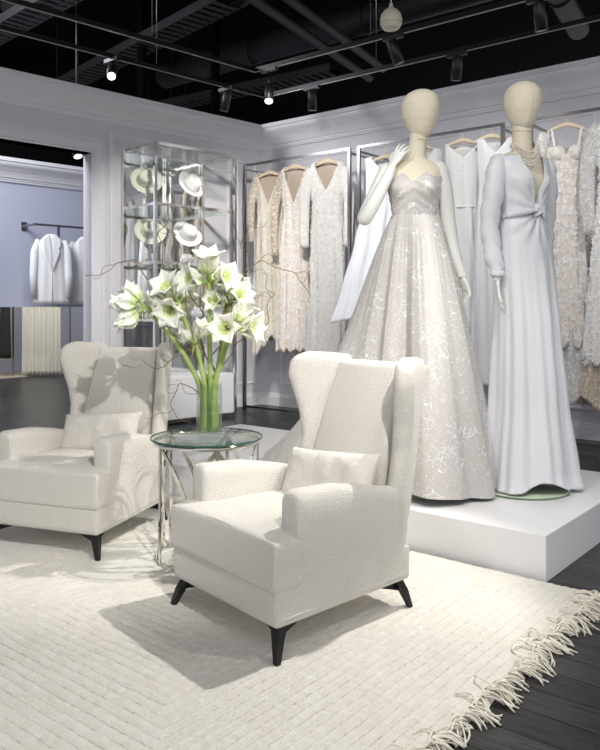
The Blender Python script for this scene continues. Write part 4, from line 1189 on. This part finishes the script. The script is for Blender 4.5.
def mannequin(loc, rz, label, dz, head_dx, head_yaw, arms, slim=1.0):
    t = empty('mannequin', loc, rz, label=label, cat='mannequin', group='cream headed mannequins on the platform')
    b = bmesh.new(); secs = []
    for k in range(60):
        z = 1.22+(1.86-1.22)*k/59
        a, d = interp(TOR, z); a *= 1+(slim-1)*max(0, min(1, (1.70-z)/.04))
        ox = head_dx*max(0, (z-1.68)/.14)**1.0*.8
        row = []
        for i in range(36):
            th = 2*pi*i/36; s, c = sin(th), cos(th)
            y = -d*c
            if c > 0 and 1.42 < z < 1.64: y -= .022*math.exp(-((z-1.525)/.045)**2)*(math.exp(-((a*s-.06)/.035)**2)+math.exp(-((a*s+.06)/.035)**2))
            row.append((a*math.copysign(abs(s)**.9, s)+min(ox, head_dx), y, z+dz))
        secs.append(row)
    loft(secs, bm=b)
    # leg column down to the foot plate
    tube(b, [(0, .02, 1.0+dz), (0, .02, .5), (0, .02, .012)], [.10, .05, .03], 20)
    obj('torso', b, M['linen'], t)
    hb, seam, seam2 = head_bm(head_dx, -.005, 1.775+dz+.015, head_yaw)
    hd = obj('head', hb, M['linen'], t)
    for sm in (seam, seam2):
        b = bmesh.new(); tube(b, sm[2:-1], .0012, 6); obj('seam', b, M['seam'], hd)
    b = bmesh.new()
    tube(b, [(head_dx+.048*cos(a), .05*sin(a), 1.79+dz+.006*sin(a)) for a in [2*pi*k/30 for k in range(31)]], .0016, 6); obj('neck_seam', b, M['seam'], t)
    for pts, rad, hd_ in arms:
        b = bmesh.new(); S = spline(pts, 7)
        rr = [interp([(i/(len(rad)-1), r) for i, r in enumerate(rad)], k/(len(S)-1))[0] for k in range(len(S))]
        tube(b, S, rr, 16); hand(b, S[-1], *hd_)
        m_ = M['armwhite']; soften(obj('arm', b, m_, t), .0032, 4)
    b = bmesh.new(); lathe(b, [(.001, 0), (.225, 0), (.23, .003), (.23, .008), (.225, .011), (.001, .012)], 64); o = obj('foot_plate', b, M['platefoot'], t)
    b = bmesh.new(); lathe(b, [(.2305, .002), (.232, .002), (.232, .009), (.2305, .009)], 64); obj('plate_rim', b, M['plateedge'], o)
    return t

PZ = .188
DZ1 = -.04
M1 = (-1.96, 3.325, PZ); R1 = R(28)
mannequin(M1, R1, 'mannequin in the sequined ball gown, one hand raised to its shoulder', DZ1, .03, R(46), [
    ([(-.11, .0, 1.628), (-.145, .0, 1.60), (-.185, -.01, 1.50), (-.232, -.035, 1.40), (-.245, -.06, 1.355), (-.20, -.09, 1.42), (-.135, -.10, 1.54), (-.105, -.09, 1.61)],
     [.020, .036, .041, .038, .036, .036, .028, .021], ((.50, .05, .9), (.45, .85, -.2), 1, .86, .30)),
    ([(.10, .0, 1.628), (.128, .0, 1.60), (.150, .01, 1.48), (.168, .02, 1.33), (.19, .01, 1.20), (.235, -.01, 1.06)],
     [.020, .036, .040, .036, .032, .021], ((.25, -.05, -1), (-.8, -.5, -.2), 1, .86, .25))], .94)
DZ2 = .0
M2 = (-1.54, 3.66, PZ); R2 = R(64)
mannequin(M2, R2, 'mannequin in the satin gown, pearls round its neck', DZ2, .0, R(-14), [
    ([(-.140, .0, 1.63), (-.175, .0, 1.50), (-.19, .01, 1.35), (-.185, -.01, 1.20), (-.180, -.03, 1.04)],
     [.040, .040, .036, .032, .021], ((-.05, -.15, -1), (.8, -.5, 0), -1, .9, .25)),
    ([(.150, .0, 1.63), (.185, .02, 1.50), (.20, .05, 1.35), (.20, .05, 1.22), (.21, .04, 1.07)],
     [.040, .040, .036, .032, .021], ((.1, 0, -1), (-.8, -.5, 0), 1, .9, .25))])

# ---- sequined ball gown
g1 = empty('ball_gown', M1, R1, label='strapless grey-white sequined ball gown with a spreading train', cat='gown')
torso1 = [(z+DZ1, a*.94+.006, d+.008) for z, a, d in TOR]
WZ = 1.36
def top1(th):
    q = abs(sin(th))
    if cos(th) > 0:
        xx = q*.14
        sweet = .030*math.exp(-((xx-.055)/.032)**2)
        return 1.505+DZ1+.072 + sweet*1.1 - .012*math.exp(-(xx/.02)**2)+.03*q**3
    return 1.54+DZ1+.0+.03*q**3
def fold_b(th, z):
    c = cos(th); f = 0
    if c > 0 and z > 1.40:
        x = .13*sin(th)
        f = .026*math.exp(-((z-(1.525+DZ1))/.05)**2)*(math.exp(-((x-.06)/.04)**2)+math.exp(-((x+.06)/.04)**2))
        f += .0022*sin((z*90 + x*60 if x > 0 else z*90 - x*60)*1.6)
    return f
obj('bodice', shell(torso1, top1, lambda th: WZ-.01, 140, 40, fold_b, 2.1), M['tulle'], g1)
b = bmesh.new(); strap(b, [(.1185*sin(a), -.0935*cos(a), WZ) for a in [2*pi*k/60 for k in range(61)]], .014, .004, (0, 0, 1)); obj('waistband', b, M['tulle'], g1)
def skirt1():
    bm = bmesh.new(); secs = []; nth, nz = 260, 60
    for k in range(nz+1):
        t_ = k/nz; row = []
        for i in range(nth):
            a = 2*pi*i/nth                              # world azimuth
            dx, dy = cos(a), sin(a)
            # hem reach by direction: a long train toward -X, short at the front
            tr = max(0, -dx)**2.0*max(0, 1-.55*max(0, -dy)*1.6)
            Rr = .375 + .72*max(0, tr)**1.3 + (.10*max(0, dy))
            if dy < 0: Rr = min(Rr, .30/max(.25, -dy)) if -dy > .3 else Rr
            fr_ = math.exp(-((a-2*pi+1.40)/.42)**2); Rr -= .085*fr_
            f = (1-tr)*t_**.80 + tr*(.50*t_**.85+.50*t_**3.2)
            base = .100+.022*abs(dx)
            r = base+(Rr-base)*f
            ph = 1.2*sin(t_*1.5)
            amp = .020*t_**.7
            r += amp*(sin(7*a+ph)+.7*sin(11*a+2-ph)+.35*sin(17*a+1+ph))*(.9+.3*sin(3*a)) + .0018*sin(44*a)*(1-t_)*min(1, t_*6)
            hemz = .014 + .022*fr_ + (.028*max(0, -dy)*max(0, dx+.4) if dy < 0 else 0)
            z = WZ+(hemz-WZ)*t_
            if t_ > .97 and tr > .2: z = hemz
            row.append((r*dx, r*dy, z))
        secs.append(row)
    return loft(secs, caps=False, bm=bm)
sk = obj('skirt', skirt1(), M['tulle'], g1); sk.rotation_euler = (0, 0, -R1)
b = bmesh.new(); rnd = random.Random(3)
for v in sk.data.vertices:
    if rnd.random() < .06:
        p = v.co; r = rnd.uniform(.0012, .0026); o3 = Vector((p.x, p.y, 0)).normalized()*.003
        bmesh.ops.create_icosphere(b, subdivisions=1, radius=r, matrix=Matrix.Translation(p+o3))
sq = obj('sequins', b, M['motif'], sk, smooth=False); sq['kind'] = 'stuff'

# ---- satin gown with twist
g2 = empty('satin_gown', M2, R2, label='long sleeved white satin gown with deep V neck and twisted waist', cat='gown')
KZ = 1.385
prof2 = [(.0, .245, .225, .035), (.10, .228, .205, .036), (.45, .185, .165, .035), (.80, .165, .145, .025), (1.05, .158, .125, .015), (1.18, .150, .115, .008), (1.28, .132, .104, 0)] + [(z+DZ2, a+.009, d+.010, 0) for z, a, d in TOR[2:9]]
KX = .025
def top2(th):
    q = abs(sin(th)); x = .15*sin(th)
    if cos(th) > 0 and abs(x) < .072:
        return KZ+.03+(1.668-KZ-.03)*(abs(x)/.072)**.85
    return 1.668 if q < .55 else 1.668-.01*q
def fold2(th, z):
    f = 0; x = .14*sin(th); c = max(0, cos(th))
    if z > 1.42 and z < 1.63:
        f += .022*math.exp(-((z-1.53)/.05)**2)*c*(math.exp(-((x-.06)/.04)**2)+math.exp(-((x+.06)/.04)**2))
    dx, dz = x-KX, z-KZ; r = math.hypot(dx, dz); an = math.atan2(dz, dx)
    if c > 0 and r < .4:
        f += .0055*c*math.exp(-((r-.06)/.15)**2)*sin(an*14+r*5)*min(1, r/.03)
        f += .020*c*math.exp(-(r/.035)**2)
        f -= .007*c*math.exp(-((dz+.01)/.02)**2)*math.exp(-(dx/.11)**2)
    t_ = max(0, (1.25-z)/1.25)
    f += t_**.8*(.017*sin(7*th+1.2+.8*t_)+.011*sin(12*th-1.5*t_)*(1+.5*sin(2*th))+.004*sin(23*th))
    return f
def hem2(th):
    a = (th+pi) % (2*pi)-pi
    return .018+.055*math.exp(-((a+.25)/.40)**2)
o = obj('gown_body', shell(prof2, top2, hem2, 220, 170, fold2, 2.1), M['satin'], g2); solid(o, .002)
def gsleeve(pts, rad, seed):
    b = bmesh.new(); S = spline(pts, 16); n = len(S)
    rr = [interp([(i/(len(rad)-1), r) for i, r in enumerate(rad)], k/(n-1))[0] for k in range(n)]
    tube(b, S, rr, 28)
    for v in b.verts:
        p = v.co; t_ = max(0, min(1, (1.62-p.z)/.6))
        w_ = .0035*sin(p.z*55+p.x*70+seed)+.004*t_*sin(p.z*120+seed+p.x*90)
        v.co += Vector((.7, -.7, 0))*w_
    return obj('sleeve', b, M['satin'], g2)
gsleeve([(-.12, .0, 1.635), (-.155, .0, 1.61), (-.178, .0, 1.48), (-.195, .01, 1.32), (-.190, -.01, 1.17), (-.180, -.028, 1.085)], [.036, .046, .050, .045, .042, .032], 1)
gsleeve([(.135, .0, 1.635), (.165, .0, 1.61), (.185, .02, 1.48), (.20, .05, 1.32), (.20, .05, 1.19), (.21, .04, 1.10)], [.036, .046, .048, .044, .040, .032], 4)
for x, y, z in ((-.180, -.03, 1.075), (.21, .04, 1.095)):
    b = bmesh.new(); lathe(b, [(.033, -.012), (.035, -.010), (.035, .012), (.033, .014)], 24, Matrix.Translation((x, y, z))); obj('cuff', b, M['satin'], g2)
# knot and side drape
b = bmesh.new(); tube(b, spline([(KX-.035, -.100, KZ+.022), (KX-.012, -.112, KZ+.010), (KX+.006, -.116, KZ-.006), (KX+.026, -.105, KZ-.03)], 5), [.010, .015, .018, .019, .018, .016, .014]+[.012]*9, 14)
tube(b, spline([(KX+.03, -.100, KZ+.025), (KX+.008, -.110, KZ+.004), (KX-.012, -.110, KZ-.012), (KX-.035, -.098, KZ-.03)], 5), [.008]*4+[.013]*8+[.009]*4, 12)
soften(obj('knot', b, M['satin'], g2), .004, 5)
b = bmesh.new()
tube(b, spline([(KX-.01, -.108, KZ), (-.04, -.104, KZ-.004), (-.085, -.078, KZ-.012), (-.118, -.035, KZ-.022), (-.122, 0, KZ-.028)], 6), [.012]*6+[.017]*13+[.012]*6, 14)
soften(obj('side_drape', b, M['satin'], g2), .005, 4)

# ---- pearl necklace
t = empty('pearl_necklace', (M2[0], M2[1], PZ), R(40), label='triple strand pearl necklace round the satin gown mannequin neck', cat='necklace')
for k, (rx, drop, zz) in enumerate(((.055, .085, 1.735), (.061, .112, 1.728), (.066, .135, 1.720), (.068, .15, 1.715))):
    b = bmesh.new()
    for i in range(58):
        a = 2*pi*i/58; fr_ = max(0, cos(a))**1.6
        p = Vector((.01+rx*sin(a)*(1+.05*fr_), -(.052+.004*k)*cos(a)-.042*fr_-.004*k, zz-.75*drop*fr_+.006*max(0, -cos(a))))
        bmesh.ops.create_icosphere(b, subdivisions=2, radius=.0052, matrix=Matrix.Translation(p))
    obj('pearl_strand', b, M['pearl'], t)
